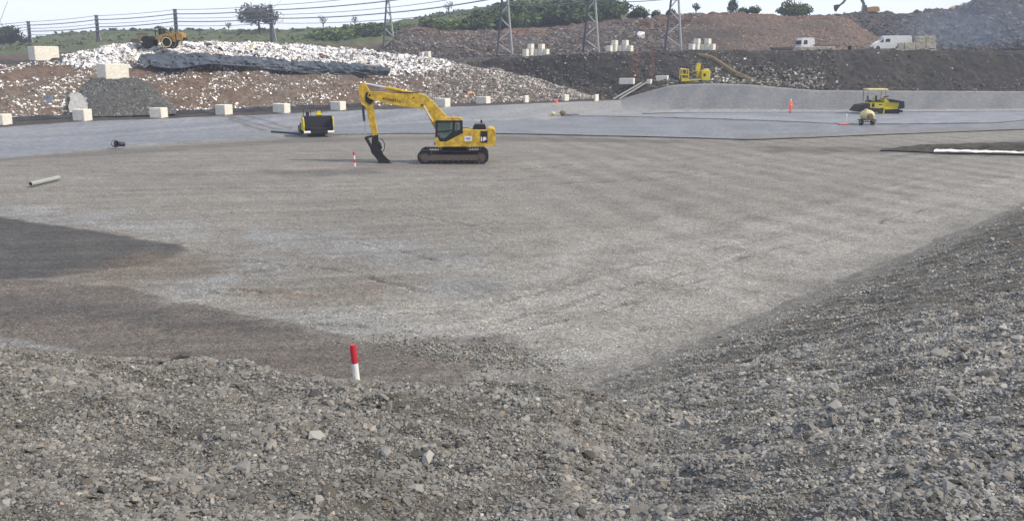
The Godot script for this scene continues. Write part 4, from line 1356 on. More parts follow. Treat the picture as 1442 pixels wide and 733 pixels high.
	var am := MB.new()
	am.prism(P2([[507.2, 128], [508, 121.5], [511.5, 117.4], [516, 118.2], [519.5, 124], [525, 134.5], [526.6, 150], [529, 170], [531.2, 189], [524.2, 190.5], [521, 176], [516.5, 150], [511, 147.5], [508.5, 138]], ox, oy, s), -0.19, 0.19)
	var arm := part(e, "arm", am.done(), M.yellow)
	var gr := MB.new()
	gr.prism(P2([[517, 131], [527, 129.5], [528, 140], [523, 148], [516, 143]], ox, oy, s), -0.24, 0.24)
	part(arm, "pivot_bracket", gr.done(), M.dark)
	part(arm, "bucket_cylinder", mcyl(V.call(511.6, 146, 0), V.call(513.2, 170, 0), 0.09, -1, 10), M.mudsteel)
	part(arm, "bucket_cylinder_rod", mcyl(V.call(513.2, 170, 0), V.call(514.6, 193, 0), 0.05, -1, 8), M.chrome)
	var lk := MB.new()
	for z in [-0.2, 0.2]:
		lk.cyl(V.call(514.6, 193, z), V.call(523, 191, z), 0.07, -1, 8)
		lk.cyl(V.call(514.2, 192, z), V.call(522, 207, z), 0.08, -1, 8)
	part(arm, "bucket_link", lk.done(), M.dark)
	part(arm, "arm_end", mprism(P2([[524, 189], [531.4, 187.5], [532.6, 205], [524, 208], [522.6, 200]], ox, oy, s), -0.17, 0.17), M.dark)
	var hs := MB.new()
	for k in 9:
		var a0 := -1.4 + k * 0.31
		hs.cyl(V.call(533.5 + 7.5 * cos(a0), 204 - 10.0 * sin(a0), 0.2), V.call(533.5 + 7.5 * cos(a0 + 0.31), 204 - 10.0 * sin(a0 + 0.31), 0.2), 0.03, -1, 6)
	part(arm, "hose_loop", hs.done(), M.black)
	# coupler and bucket
	var bk := MB.new()
	for z in [-0.52, 0.47]:
		bk.prism(P2([[521, 205], [531, 200.5], [533.5, 209], [537.5, 218], [544.5, 225], [550.5, 228.2], [534, 231.6], [530.5, 222.5], [523, 213.5]], ox, oy, s), z, z + 0.05)
	bk.prism(P2([[521, 205], [522.3, 204.6], [524.3, 213], [531.8, 222], [535.2, 230.6], [534, 231.6], [530.5, 222.5], [523, 213.5]], ox, oy, s), -0.47, 0.47)
	bk.prism(P2([[534, 231.6], [534.8, 229.8], [549, 226.6], [550.5, 228.2]], ox, oy, s), -0.47, 0.47)
	bk.prism(P2([[521, 205], [531, 200.5], [531.6, 202], [521.6, 206.6]], ox, oy, s), -0.47, 0.47)
	var bucket := part(e, "bucket", bk.done(), M.dark)
	for k in 5:
		var z := -0.42 + k * 0.21
		var th := MB.new()
		th.prism(P2([[547.5, 226], [551.4, 227.2], [550.5, 229.6], [545, 229.8]], ox, oy, s), z - 0.05, z + 0.05)
		part(bucket, "tooth", th.done(), M.steel)
	part(e, "coupler", mprism(P2([[520, 206], [525, 199], [534, 199], [537, 208], [530, 213], [522, 212]], ox, oy, s), -0.24, 0.24), M.black)

func wheel(parent: Node, c: Vector3, r: float, w: float, axis := Vector3(0, 0, 1), rim: Material = null) -> void:
	var b := MB.new()
	b.cyl(c - axis * w * 0.5, c - axis * w * 0.35, r * 0.88, r, 20)
	b.cyl(c - axis * w * 0.35, c + axis * w * 0.35, r, -1, 20)
	b.cyl(c + axis * w * 0.35, c + axis * w * 0.5, r, r * 0.88, 20)
	var o := part(parent, "wheel", b.done(), M.black)
	part(o, "rim", mcyl(c - axis * w * 0.54, c + axis * w * 0.54, r * 0.55, -1, 16), rim if rim else M.steel)

func build_pavers() -> void:
	# hopper end towards us
	var at := gy(446, 190.5, 0.05)
	at.z -= 0.6
	var p := thing("road_paver", "yellow paving machine on the gravel edge with its black hopper facing the cell", "paver", at, 0.30)
	track_unit_side(p, -1.0)
	track_unit_side(p, 1.0)
	part(p, "body", mbox(Vector3(0, 0.95, -2.2), Vector3(2.2, 1.0, 3.2), 0.06), M.lemon)
	var hop := MB.new()
	hop.box(Vector3(0, 1.05, -0.5), Vector3(2.76, 1.5, 0.08), Basis(Vector3.RIGHT, -0.2))
	hop.box(Vector3(0, 0.42, 0.15), Vector3(2.6, 0.08, 1.5))
	var hopper := part(p, "hopper", hop.done(), M.black)
	for sx in [-1, 1]:
		var wg := MB.new()
		var out := [Vector2(-0.75, 0.5), Vector2(0.95, 0.42), Vector2(1.05, 0.9), Vector2(0.85, 1.55), Vector2(0.3, 1.75), Vector2(-0.75, 1.7)]
		wg.prism(out, -0.05, 0.05)
		var wo := part(hopper, "hopper_wing", wg.done(), M.lemon)
		wo.transform = Transform3D(Basis(Vector3.UP, -PI / 2 - sx * 0.05), Vector3(sx * 1.42, 0, 0.1))
		var li := MB.new()
		li.prism(out, -0.015, 0.015)
		var lo := part(hopper, "wing_lining", li.done(), M.black)
		lo.transform = Transform3D(Basis(Vector3.UP, -PI / 2 - sx * 0.05), Vector3(sx * 1.34, 0, 0.1))
		part(hopper, "sloped_floor", mbox(Vector3(sx * 1.05, 0.62, 0.15), Vector3(0.75, 0.06, 1.5), 0, Basis(Vector3(0, 0, 1), sx * 0.6)), M.black)
		part(p, "push_roller", mcyl(Vector3(sx * 1.1 - 0.3, 0.34, 1.1), Vector3(sx * 1.1 + 0.3, 0.34, 1.1), 0.13, -1, 12), M.white)
		wheel(p, Vector3(sx * 1.25, 0.5, -3.0), 0.5, 0.4, Vector3.RIGHT, M.lemon)
	part(p, "front_beam", mbox(Vector3(0, 0.3, 0.98), Vector3(2.7, 0.22, 0.12), 0.02), M.black)
	part(p, "chassis", mbox(Vector3(0, 0.5, -0.6), Vector3(1.6, 0.4, 3.0), 0.04), M.black)
	part(p, "platform", mbox(Vector3(0, 1.48, -2.6), Vector3(2.5, 0.08, 1.6)), M.black)
	var con := MB.new()
	con.box(Vector3(-0.75, 1.9, -2.0), Vector3(0.3, 0.4, 0.2), Basis(), 0.04)
	part(p, "console", con.done(), M.black)
	for q in [[-1.15, -1.9], [-0.45, -1.9], [0.2, -2.6], [0.65, -2.6]]:
		part(p, "rail_post", mcyl(Vector3(q[0], 1.5, q[1]), Vector3(q[0], 2.35, q[1]), 0.035, -1, 6), M.black)
	part(p, "handrail", mcyl(Vector3(0.2, 2.35, -2.6), Vector3(0.65, 2.35, -2.6), 0.035, -1, 6), M.black)
	var st := MB.new()
	st.box(Vector3(0.35, 1.82, -2.4), Vector3(0.6, 0.2, 0.5), Basis(), 0.05)
	st.box(Vector3(0.35, 1.98, -2.65), Vector3(0.6, 0.3, 0.12), Basis(), 0.05)
	part(p, "seat", st.done(), M.lemon)
	part(p, "screed", mbox(Vector3(0, 0.35, -4.4), Vector3(3.0, 0.6, 0.9), 0.05), M.black)

	# side view with canopy; outline units are tenths of a photograph pixel
	var a2 := gy(1241, 160, 0.08)
	a2.z -= 1.0
	var u := thing("road_paver", "yellow paving machine with a cream canopy on the far asphalt", "paver", a2, -0.06)
	var ox := 530.0
	var oy := 474.0
	var s := 108.6
	var body := part(u, "body", mprism(P2([[365, 390], [365, 306], [560, 300], [578, 252], [645, 300], [770, 318], [772, 405], [600, 412], [570, 392]], ox, oy, s), -1.1, 1.1), M.lemon)
	part(body, "louvre", mprism(P2([[395, 375], [395, 325], [432, 325], [432, 375]], ox, oy, s), 1.102, 1.12), M.black)
	part(body, "lettering_bar", mprism(P2([[490, 348], [490, 334], [545, 334], [545, 348]], ox, oy, s), 1.102, 1.108), M.black)
	var hp := MB.new()
	hp.prism(P2([[640, 302], [650, 262], [842, 294], [856, 380], [775, 402], [774, 318]], ox, oy, s), -1.3, -1.2)
	hp.prism(P2([[640, 302], [650, 262], [842, 294], [856, 380], [775, 402], [774, 318]], ox, oy, s), 1.2, 1.3)
	hp.prism(P2([[772, 405], [772, 385], [855, 372], [858, 392]], ox, oy, s), -1.2, 1.2)
	hp.prism(P2([[640, 302], [655, 270], [668, 272], [655, 304]], ox, oy, s), -1.2, 1.2)
	part(u, "hopper", hp.done(), M.black)
	part(u, "push_roller", mcyl(Vector3((830 - ox) / s, 0.32, -1.0), Vector3((830 - ox) / s, 0.32, 1.0), 0.16, -1, 12), M.black)
	part(u, "front_beam", mbox(Vector3((800 - ox) / s, 0.34, 0), Vector3(0.5, 0.16, 1.8)), M.black)
	for z in [-0.75, 0.75]:
		var tb := MB.new()
		tb.prism(P2([[560, 470], [545, 445], [560, 412], [790, 405], [812, 425], [808, 455], [790, 472]], ox, oy, s), z - 0.18, z + 0.18)
		part(u, "track", tb.done(), M.black)
	part(u, "deck", mbox(Vector3((470 - ox) / s, (oy - 300) / s, 0), Vector3(2.0, 0.08, 2.3)), M.black)
	part(u, "leg_plate", mprism(P2([[556, 470], [560, 400], [582, 400], [578, 470]], ox, oy, s), 1.105, 1.16), M.lemon)
	var sc := MB.new()
	sc.prism(P2([[150, 440], [215, 350], [360, 330], [362, 390], [450, 398], [560, 408], [548, 452], [260, 446]], ox, oy, s), -1.4, 1.4)
	part(u, "screed", sc.done(), M.dark)
	part(u, "canopy", mbox(Vector3((466 - ox) / s, (oy - 130) / s, 0), Vector3(2.75, 0.28, 2.2), 0.1), M.cream)
	for q in [[330, -0.95], [330, 0.95], [585, -0.95], [585, 0.95]]:
		part(u, "canopy_post", mcyl(Vector3((q[0] - ox) / s, (oy - 305) / s, q[1]), Vector3((q[0] - ox) / s, (oy - 140) / s, q[1]), 0.04, -1, 6), M.steel)
	for q in [[365, 0.6], [520, -0.4]]:
		var se := MB.new()
		se.box(Vector3((q[0] - ox) / s, (oy - 285) / s, q[1]), Vector3(0.5, 0.14, 0.5), Basis(), 0.03)
		se.box(Vector3((q[0] - 22 - ox) / s, (oy - 250) / s, q[1]), Vector3(0.12, 0.6, 0.5), Basis(), 0.03)
		part(u, "seat", se.done(), M.black)
	part(u, "console", mbox(Vector3((435 - ox) / s, (oy - 265) / s, 0.5), Vector3(0.16, 0.5, 0.4), 0.04), M.lemon)
	part(u, "exhaust", mbox(Vector3((640 - ox) / s, (oy - 235) / s, -0.5), Vector3(0.7, 0.16, 0.3), 0.05, Basis(Vector3(0, 0, 1), 0.25)), M.black)

func track_unit_side(p: Node3D, sx: float) -> void:
	var b := MB.new()
	b.prism([Vector2(-1.4, 0.06), Vector2(0.5, 0.06), Vector2(0.72, 0.28), Vector2(0.5, 0.6), Vector2(-1.4, 0.66), Vector2(-1.6, 0.35)], -0.16, 0.16)
	var o := part(p, "track", b.done(), M.black)
	o.transform = Transform3D(Basis(Vector3.UP, -PI / 2), Vector3(sx * 0.8, 0, -0.6))

func build_site_machines() -> void:
	# tank trailer beside the far paver
	var at := gy(1220, 176, 0.05)
	var t := thing("tank_trailer", "cream drum shaped site tank on two black wheels", "tank trailer", at, 0.25)
	var dm := MB.new()
	dm.ball(Vector3(0.05, 1.1, 0), Vector3(0.72, 0.6, 0.95), 18, 12)
	var drum := part(t, "drum", dm.done(), M.cream)
	part(drum, "filler_cap", mcyl(Vector3(-0.2, 1.62, 0.1), Vector3(-0.2, 1.78, 0.1), 0.2, 0.16, 12), M.cream)
	part(drum, "end_ring", mcyl(Vector3(-0.1, 1.0, 0.78), Vector3(-0.14, 0.98, 0.98), 0.36, 0.26, 14), M.tan)
	for sx in [-1, 1]:
		wheel(t, Vector3(sx * 0.72, 0.36, 0.1), 0.36, 0.2, Vector3.RIGHT, M.tan)
		part(t, "frame_rail", mbox(Vector3(sx * 0.5, 0.58, 0.1), Vector3(0.09, 0.12, 1.9)), M.tan)
	part(t, "axle", mcyl(Vector3(-0.7, 0.36, 0.1), Vector3(0.7, 0.36, 0.1), 0.05, -1, 8), M.dark)
	part(t, "drawbar", mbox(Vector3(0, 0.5, 1.35), Vector3(0.09, 0.09, 0.9), 0, Basis(Vector3.RIGHT, 0.2)), M.tan)
	part(t, "prop_stand", mcyl(Vector3(0, 0.0, 1.5), Vector3(0, 0.5, 1.5), 0.04, -1, 6), M.tan)

	# platform machine at the top of the far slope
	var zf := 138.3
	var pf := thing("winch_platform", "bright yellow platform machine at the top of the far asphalt slope", "site machine", pz(977, 117.6, zf))
	var ox := 265.0
	var oy := 440.0
	var s := 54.1
	part(pf, "deck", mprism(P2([[160, 420], [160, 400], [325, 392], [325, 415]], ox, oy, s), -0.9, 0.9), M.steel)
	part(pf, "deck_edge", mprism(P2([[156, 424], [156, 408], [330, 400], [330, 408]], ox, oy, s), 0.9, 0.98), M.lemon)
	var cab := part(pf, "control_box", mbox(Vector3((350 - ox) / s, (oy - 383) / s, 0.1), Vector3(1.25, 1.85, 1.6), 0.08), M.lemon)
	part(cab, "window", mbox(Vector3((340 - ox) / s, (oy - 372) / s, 0.905), Vector3(0.34, 0.4, 0.02)), M.black)
	part(cab, "roof", mbox(Vector3((360 - ox) / s, (oy - 329) / s, 0.1), Vector3(0.7, 0.2, 1.0), 0.05), M.cream)
	for z in [-0.85, 0.85]:
		var rail := MB.new()
		for q in [160.0, 212.0]:
			rail.cyl(Vector3((q - ox) / s, 0.6, z), Vector3((q - ox) / s, 2.05, z), 0.07, -1, 8)
		for y in [1.3, 2.05]:
			rail.cyl(Vector3((160 - ox) / s, y, z), Vector3((212 - ox) / s, y, z), 0.07, -1, 8)
		part(pf, "guard_rail", rail.done(), M.lemon)
	part(pf, "rail_panel", mprism(P2([[160, 420], [160, 396], [212, 396], [212, 420]], ox, oy, s), 0.99, 1.03), M.lemon)
	var mast := part(pf, "mast", mprism(P2([[283, 390], [290, 330], [283, 285], [292, 278], [308, 278], [316, 292], [312, 335], [302, 392]], ox, oy, s), -0.18, 0.18), M.lemon)
	part(mast, "mast_head", mbox(Vector3((285 - ox) / s, (oy - 328) / s, 0.05), Vector3(0.4, 0.7, 0.5), 0.06), M.lemon)
	for z in [-0.7, 0.7]:
		part(pf, "track", mprism(P2([[190, 440], [180, 428], [192, 416], [355, 412], [366, 424], [356, 440]], ox, oy, s), z - 0.2, z + 0.2), M.black)

	# wheeled loader on top of the rubbish
	var zl := 119.5
	var ld := thing("landfill_loader", "orange wheeled loader with a toothed bucket on top of the rubbish mound", "loader", pz(239, 64.5, zl))
	ld.scale = Vector3.ONE * 0.88
	ox = 860.0
	oy = 545.0
	s = 134.6
	part(ld, "body", mprism(P2([[640, 420], [640, 375], [720, 345], [830, 318], [1005, 300], [1015, 470], [960, 470], [930, 400], [870, 365], [810, 385], [760, 440], [720, 445]], ox, oy, s), -1.0, 1.0), M.orange)
	part(ld, "rear_engine", mprism(P2([[1035, 440], [1035, 305], [1085, 292], [1140, 310], [1152, 400], [1140, 440]], ox, oy, s), -0.9, 0.9), M.orange)
	part(ld, "chassis", mbox(Vector3(0.6, 0.95, 0), Vector3(3.6, 0.45, 1.2), 0.05), M.dark)
	part(ld, "hood_vent", mprism(P2([[1012, 440], [1012, 310], [1036, 310], [1036, 440]], ox, oy, s), -0.8, 0.8), M.dark)
	part(ld, "exhaust", mcyl(Vector3(0.3, 1.7, 0.2), Vector3(0.3, 2.55, 0.2), 0.08, -1, 8), M.dark)
	var lc := part(ld, "cab", mprism(P2([[608, 225], [612, 205], [690, 170], [745, 200], [752, 225]], ox, oy, s), -0.75, 0.75), M.steel)
	for q in [625.0, 700.0, 738.0]:
		for z in [-0.7, 0.7]:
			part(lc, "pillar", mprism(P2([[q, 375], [q, 220], [q + 14, 220], [q + 14, 375]], ox, oy, s), z - 0.06, z + 0.06), M.dark)
	part(lc, "rear_panel", mprism(P2([[705, 340], [705, 225], [735, 225], [735, 340]], ox, oy, s), -0.64, 0.64), M.darkglass)
	for z in [-0.95, 0.95]:
		var wb := MB.new()
		wb.cyl(Vector3(0, 0.5, z - 0.3), Vector3(0, 0.5, z + 0.3), 0.78, -1, 20)
		for k in 18:
			var a := TAU * k / 18
			wb.box(Vector3(cos(a) * 0.82, 0.5 + sin(a) * 0.82, z), Vector3(0.12, 0.12, 0.55), Basis(Vector3(0, 0, 1), a))
		var w := part(ld, "wheel", wb.done(), M.dark)
		var ring := MB.new()
		ring.tube(Vector3(0, 0.5, z + 0.29), Vector3(0, 0.5, z + 0.36), 0.72, 0.6, 24)
		var w2: MeshInstance3D = w.duplicate()
		ld.add_child(w2, true)
		w2.position.x = -2.9
		part(w, "rim", ring.done(), M.cream)
	var bu := MB.new()
	bu.prism(P2([[175, 470], [190, 420], [300, 415], [360, 440], [345, 500], [220, 495]], ox, oy, s), -1.4, 1.4)
	var buck := part(ld, "bucket", bu.done(), M.mudsteel)
	for k in 8:
		part(buck, "tooth", mbox(Vector3((375.0 - ox) / s, (oy - 470.0) / s, -1.25 + k * 0.357), Vector3(0.4, 0.12, 0.1), 0, Basis(Vector3(0, 0, 1), -0.4)), M.white)
	var scr := MB.new()
	for k in 9:
		scr.cyl(Vector3((170.0 + k * 22 - ox) / s, (oy - 420.0) / s, -1.3 + k * 0.0), Vector3((180.0 + k * 24 - ox) / s, (oy - 305.0) / s, -1.3), 0.05, -1, 5)
	scr.cyl(Vector3((180.0 - ox) / s, (oy - 305.0) / s, -1.3), Vector3((390.0 - ox) / s, (oy - 300.0) / s, -1.3), 0.06, -1, 5)
	part(buck, "screen", scr.done(), M.tan)
	for z in [-0.5, 0.5]:
		part(ld, "lift_arm", mprism(P2([[340, 480], [340, 455], [560, 385], [690, 400], [690, 425], [560, 430]], ox, oy, s), z - 0.1, z + 0.1), M.mudsteel)

	# distant excavator on the dark hill
	var zh := 252.0
	var hx := thing("hilltop_excavator", "small distant excavator with raised arm on top of the dark hill", "excavator", pz(1224, 20.6, zh))
	ox = 325.0
	oy = 105.0
	s = 26.6
	part(hx, "body", mprism(P2([[298, 86], [300, 56], [345, 50], [380, 52], [388, 84]], ox, oy, s), -1.3, 1.3), M.orange)
	part(hx, "cab", mprism(P2([[266, 86], [270, 42], [294, 40], [298, 86]], ox, oy, s), 0.2, 1.2), M.darkglass)
	part(hx, "turntable", mcyl(Vector3(-0.1, 0.6, 0), Vector3(-0.1, 0.9, 0), 1.1, -1, 14), M.dark)
	for z in [-1.2, 1.2]:
		part(hx, "track", mprism(P2([[278, 106], [270, 96], [280, 88], [374, 88], [384, 96], [374, 106]], ox, oy, s), z - 0.3, z + 0.3), M.dark)
	part(hx, "boom", mprism(P2([[272, 60], [288, 62], [292, 30], [270, -8], [235, -28], [200, -30], [160, -14], [162, -2], [200, -16], [232, -14], [258, 4], [275, 32]], ox, oy, s), -0.25, 0.25), M.mudsteel)
	part(hx, "arm", mprism(P2([[158, -18], [168, -8], [142, 30], [120, 44], [100, 52], [98, 42], [116, 34], [134, 18]], ox, oy, s), -0.2, 0.2), M.mudsteel)
	part(hx, "bucket", mprism(P2([[78, 40], [100, 36], [118, 44], [104, 60], [90, 84], [80, 64]], ox, oy, s), -0.55, 0.55), M.dark)
	# white vehicle half hidden behind the crest
	var v := thing("distant_truck", "small white vehicle half hidden behind the crest of the dark hill", "truck", pz(1354, 16.5, 236))
	part(v, "cab", mprism([Vector2(0, 0), Vector2(0, 1.4), Vector2(0.3, 1.9), Vector2(1.6, 1.9), Vector2(1.7, 0)], -1.0, 1.0), M.white)
	part(v, "body", mprism([Vector2(-2.4, 0), Vector2(-2.6, 1.0), Vector2(-1.8, 1.5), Vector2(-0.1, 1.4), Vector2(-0.1, 0)], -1.1, 1.1), M.cream)

func build_vehicles() -> void:
	var zv := 149.0
	var ox := 480.0
	var oy := 360.0
	var s := 46.0
	var v := thing("van", "white panel van parked behind the stacked concrete blocks", "van", pz(1254, 70.6, zv), -0.05)
	var body := part(v, "body", mprism(P2([[347, 338], [352, 322], [368, 308], [398, 290], [424, 264], [436, 258], [600, 257], [610, 264], [615, 300], [616, 346], [350, 348]], ox, oy, s), -0.95, 0.95), M.white)
	part(body, "side_window", mprism(P2([[428, 303], [430, 280], [460, 280], [460, 303]], ox, oy, s), 0.951, 0.965), M.darkglass)
	part(body, "door_window", mprism(P2([[386, 305], [404, 288], [412, 280], [414, 304]], ox, oy, s), 0.951, 0.965), M.darkglass)
	part(body, "windscreen", mbox(Vector3((408 - ox) / s, (oy - 279) / s, 0), Vector3(0.75, 0.02, 1.6), 0, Basis(Vector3(0, 0, 1), 0.78)), M.darkglass)
	part(body, "bumper", mprism(P2([[344, 350], [344, 338], [366, 338], [366, 350]], ox, oy, s), -0.9, 0.9), M.steel)
	part(body, "rear_light", mbox(Vector3((615 - ox) / s, (oy - 318) / s, 0.93), Vector3(0.06, 0.3, 0.06)), M.red)
	for x in [378.0, 516.0]:
		for z in [-0.85, 0.85]:
			wheel(v, Vector3((x - ox) / s, 0.34, z), 0.34, 0.22)
	# truck cab
	var t := thing("truck", "white truck cab behind a low row of pale blocks", "truck", pz(1134, 71.6, 150.5), 0.1)
	var k := 8.9
	var cab := part(t, "cab", mprism(P2([[1124, 67], [1124.4, 57.5], [1126.5, 54], [1141, 54], [1143, 56.5], [1143.5, 67]], 1134, 72, k), -1.1, 1.1), M.white)
	part(cab, "side_window", mprism(P2([[1127, 63.2], [1127.6, 57.6], [1132.5, 57], [1133, 62.6]], 1134, 72, k), 1.101, 1.12), M.darkglass)
	part(cab, "windscreen", mprism(P2([[1123.6, 63], [1123.8, 57.5], [1124.3, 57.5], [1124.2, 63]], 1134, 72, k), -0.95, 0.95), M.darkglass)
	part(t, "flatbed", mbox(Vector3(3.0, 0.85, 0), Vector3(4.6, 0.2, 2.2)), M.steel)
	part(t, "chassis", mbox(Vector3(2.0, 0.6, 0), Vector3(6.0, 0.25, 0.9)), M.dark)
	for x in [-0.3, 3.6]:
		for z in [-0.9, 0.9]:
			wheel(t, Vector3(x, 0.45, z), 0.45, 0.28)

func build_person() -> void:
	var at := gy(1113, 158.5, 0.08)
	var p := thing("person", "person in orange high visibility clothing standing on the far asphalt", "person", at, 0.35)
	# one continuous body: rings of a lofted figure, legs joined at the hips
	var joints := [
		[Vector3(-0.13, 0.05, 0.05), 0.06, Vector3(-0.12, 0.5, 0.02), 0.075], [Vector3(-0.12, 0.5, 0.02), 0.075, Vector3(-0.09, 0.92, 0), 0.11],
		[Vector3(0.15, 0.05, -0.12), 0.06, Vector3(0.12, 0.5, -0.02), 0.075], [Vector3(0.12, 0.5, -0.02), 0.075, Vector3(0.09, 0.92, 0), 0.11],
		[Vector3(0, 0.92, 0), 0.17, Vector3(0, 1.2, 0), 0.17], [Vector3(0, 1.2, 0), 0.17, Vector3(0, 1.42, 0), 0.16],
		[Vector3(-0.1, 1.42, 0), 0.11, Vector3(0.1, 1.42, 0), 0.11], [Vector3(0, 1.45, 0), 0.065, Vector3(0, 1.58, 0.01), 0.06],
		[Vector3(-0.2, 1.42, 0), 0.075, Vector3(-0.27, 1.14, 0.03), 0.058], [Vector3(-0.27, 1.14, 0.03), 0.058, Vector3(-0.25, 0.88, 0.1), 0.045],
		[Vector3(0.2, 1.42, 0), 0.075, Vector3(0.28, 1.14, -0.02), 0.058], [Vector3(0.28, 1.14, -0.02), 0.058, Vector3(0.27, 0.88, 0.06), 0.045]]
	part(p, "body", field_mesh(joints, 0.035, 0.05), M.hivis)
	var head := [[Vector3(0, 1.62, 0.0), 0.085, Vector3(0, 1.7, 0.01), 0.1], [Vector3(0, 1.64, 0.09), 0.02, Vector3(0, 1.67, 0.1), 0.015], [Vector3(-0.095, 1.65, 0), 0.02, Vector3(-0.095, 1.68, 0), 0.02], [Vector3(0.095, 1.65, 0), 0.02, Vector3(0.095, 1.68, 0), 0.02]]
	part(p, "head", field_mesh(head, 0.018, 0.02), M.skin)
	var hat := MB.new()
	hat.ball(Vector3(0, 1.72, 0), Vector3(0.125, 0.12, 0.14), 14, 8)
	hat.cyl(Vector3(0, 1.71, 0.04), Vector3(0, 1.725, 0.04), 0.15, 0.14, 14)
	part(p, "hard_hat", hat.done(), M.white)
	for sx in [-1, 1]:
		var hd := []
		var c := Vector3(-0.25, 0.86, 0.11) if sx < 0 else Vector3(0.27, 0.86, 0.07)
		hd.append([c, 0.032, c + Vector3(0, -0.07, 0.01), 0.035])
		for f in 4:
			hd.append([c + Vector3(0, -0.08, -0.03 + f * 0.02), 0.01, c + Vector3(0.005, -0.15 + 0.008 * absf(f - 1.5), -0.025 + f * 0.022), 0.008])
		hd.append([c + Vector3(0, -0.02, 0.03), 0.011, c + Vector3(0.01 * -sx, -0.09, 0.06), 0.009])
		part(p, "hand", field_mesh(hd, 0.008, 0.008), M.skin)
		var ft: Vector3 = joints[0][0] if sx < 0 else joints[2][0]
		part(p, "boot", mbox(ft + Vector3(0, -0.005, 0.06), Vector3(0.11, 0.1, 0.28), 0.03), M.black)
	part(p, "vest_band", mcyl(Vector3(0, 1.1, 0), Vector3(0, 1.15, 0), 0.185, -1, 16), M.white)

# tapered capsules joined by a smooth minimum, meshed as surface nets
func field_mesh(bones: Array, cell: float, blend: float) -> ArrayMesh:
	var lo := Vector3.ONE * 1e9
	var hi := -lo
	for b in bones:
		lo = lo.min(b[0] - Vector3.ONE * (b[1] + blend)).min(b[2] - Vector3.ONE * (b[3] + blend))
		hi = hi.max(b[0] + Vector3.ONE * (b[1] + blend)).max(b[2] + Vector3.ONE * (b[3] + blend))
	lo -= Vector3.ONE * cell * 2.0
	var n := Vector3i((hi - lo) / cell) + Vector3i(3, 3, 3)
	var D := PackedFloat32Array()
	D.resize(n.x * n.y * n.z)
	for z in n.z:
		for y in n.y:
			for x in n.x:
				var p := lo + Vector3(x, y, z) * cell
				var d := 1e3
				for b in bones:
					var ab: Vector3 = b[2] - b[0]
					var t := clampf((p - b[0]).dot(ab) / maxf(ab.length_squared(), 1e-8), 0, 1)
					var e: float = p.distance_to(b[0] + ab * t) - lerpf(b[1], b[3], t)
					var h := clampf(0.5 + 0.5 * (d - e) / blend, 0, 1)
					d = lerpf(d, e, h) - blend * h * (1.0 - h)
				D[(z * n.y + y) * n.x + x] = d
	var id := PackedInt32Array()
	id.resize(D.size())
	id.fill(-1)
	var V := PackedVector3Array()
	var off := [0, 1, n.x, n.x + 1, n.x * n.y, n.x * n.y + 1, n.x * n.y + n.x, n.x * n.y + n.x + 1]
	var edges := [[0, 1], [2, 3], [4, 5], [6, 7], [0, 2], [1, 3], [4, 6], [5, 7], [0, 4], [1, 5], [2, 6], [3, 7]]
	for z in n.z - 1:
		for y in n.y - 1:
			for x in n.x - 1:
				var c := (z * n.y + y) * n.x + x
				var sum := Vector3.ZERO
				var k := 0
				for e in edges:
					var a := D[c + off[e[0]]]
					var b := D[c + off[e[1]]]
					if (a < 0) != (b < 0):
						var t := a / (a - b)
						var pa := Vector3(e[0] & 1, (e[0] >> 1) & 1, e[0] >> 2)
						var pb := Vector3(e[1] & 1, (e[1] >> 1) & 1, e[1] >> 2)
						sum += pa.lerp(pb, t)
						k += 1
				if k:
					id[c] = V.size()
					V.append(lo + (Vector3(x, y, z) + sum / k) * cell)
	var st := SurfaceTool.new()
	st.begin(Mesh.PRIMITIVE_TRIANGLES)
	st.set_smooth_group(0)
	for z in range(1, n.z - 1):
		for y in range(1, n.y - 1):
			for x in range(1, n.x - 1):
				var c := (z * n.y + y) * n.x + x
				for ax in 3:
					var step: int = [1, n.x, n.x * n.y][ax]
					if (D[c] < 0) == (D[c + step] < 0): continue
					var u: int = [n.x, n.x * n.y, 1][ax]
					var w: int = [n.x * n.y, 1, n.x][ax]
					var q := [id[c], id[c - u], id[c - u - w], id[c - w]]
					if q.min() < 0: continue
					if D[c] < 0: q.reverse()
					for t in [0, 1, 2, 0, 2, 3]:
						st.add_vertex(V[q[t]])
	st.index()
	st.generate_normals()
	return st.commit()

# ---------- blocks, masts, small things ----------
var blocks_made := 0

func block(at: Vector3, size: Vector3, yaw: float, label: String, group: String, m: Material = M.concrete) -> void:
	blocks_made += 1
	var wob := fmod(blocks_made * 0.618, 1.0) - 0.5
	var o := thing("concrete_block", label, "concrete block", at, yaw + wob * 0.16, group)
	if size.y * size.x > 0.75: o.rotation.z = wob * 0.05
	var b := MB.new()
	b.box(Vector3(0, size.y * 0.5, 0), size, Basis(), 0.04)
	part(o, "body", b.done(), m)
	var l := MB.new()
	l.cyl(Vector3(-0.12, size.y - 0.02, 0), Vector3(-0.12, size.y + 0.1, 0), 0.02, -1, 6)
	l.cyl(Vector3(0.12, size.y - 0.02, 0), Vector3(0.12, size.y + 0.1, 0), 0.02, -1, 6)
	l.cyl(Vector3(-0.13, size.y + 0.09, 0), Vector3(0.13, size.y + 0.09, 0), 0.02, -1, 6)
	part(o, "lifting_loop", l.done(), M.mudsteel)

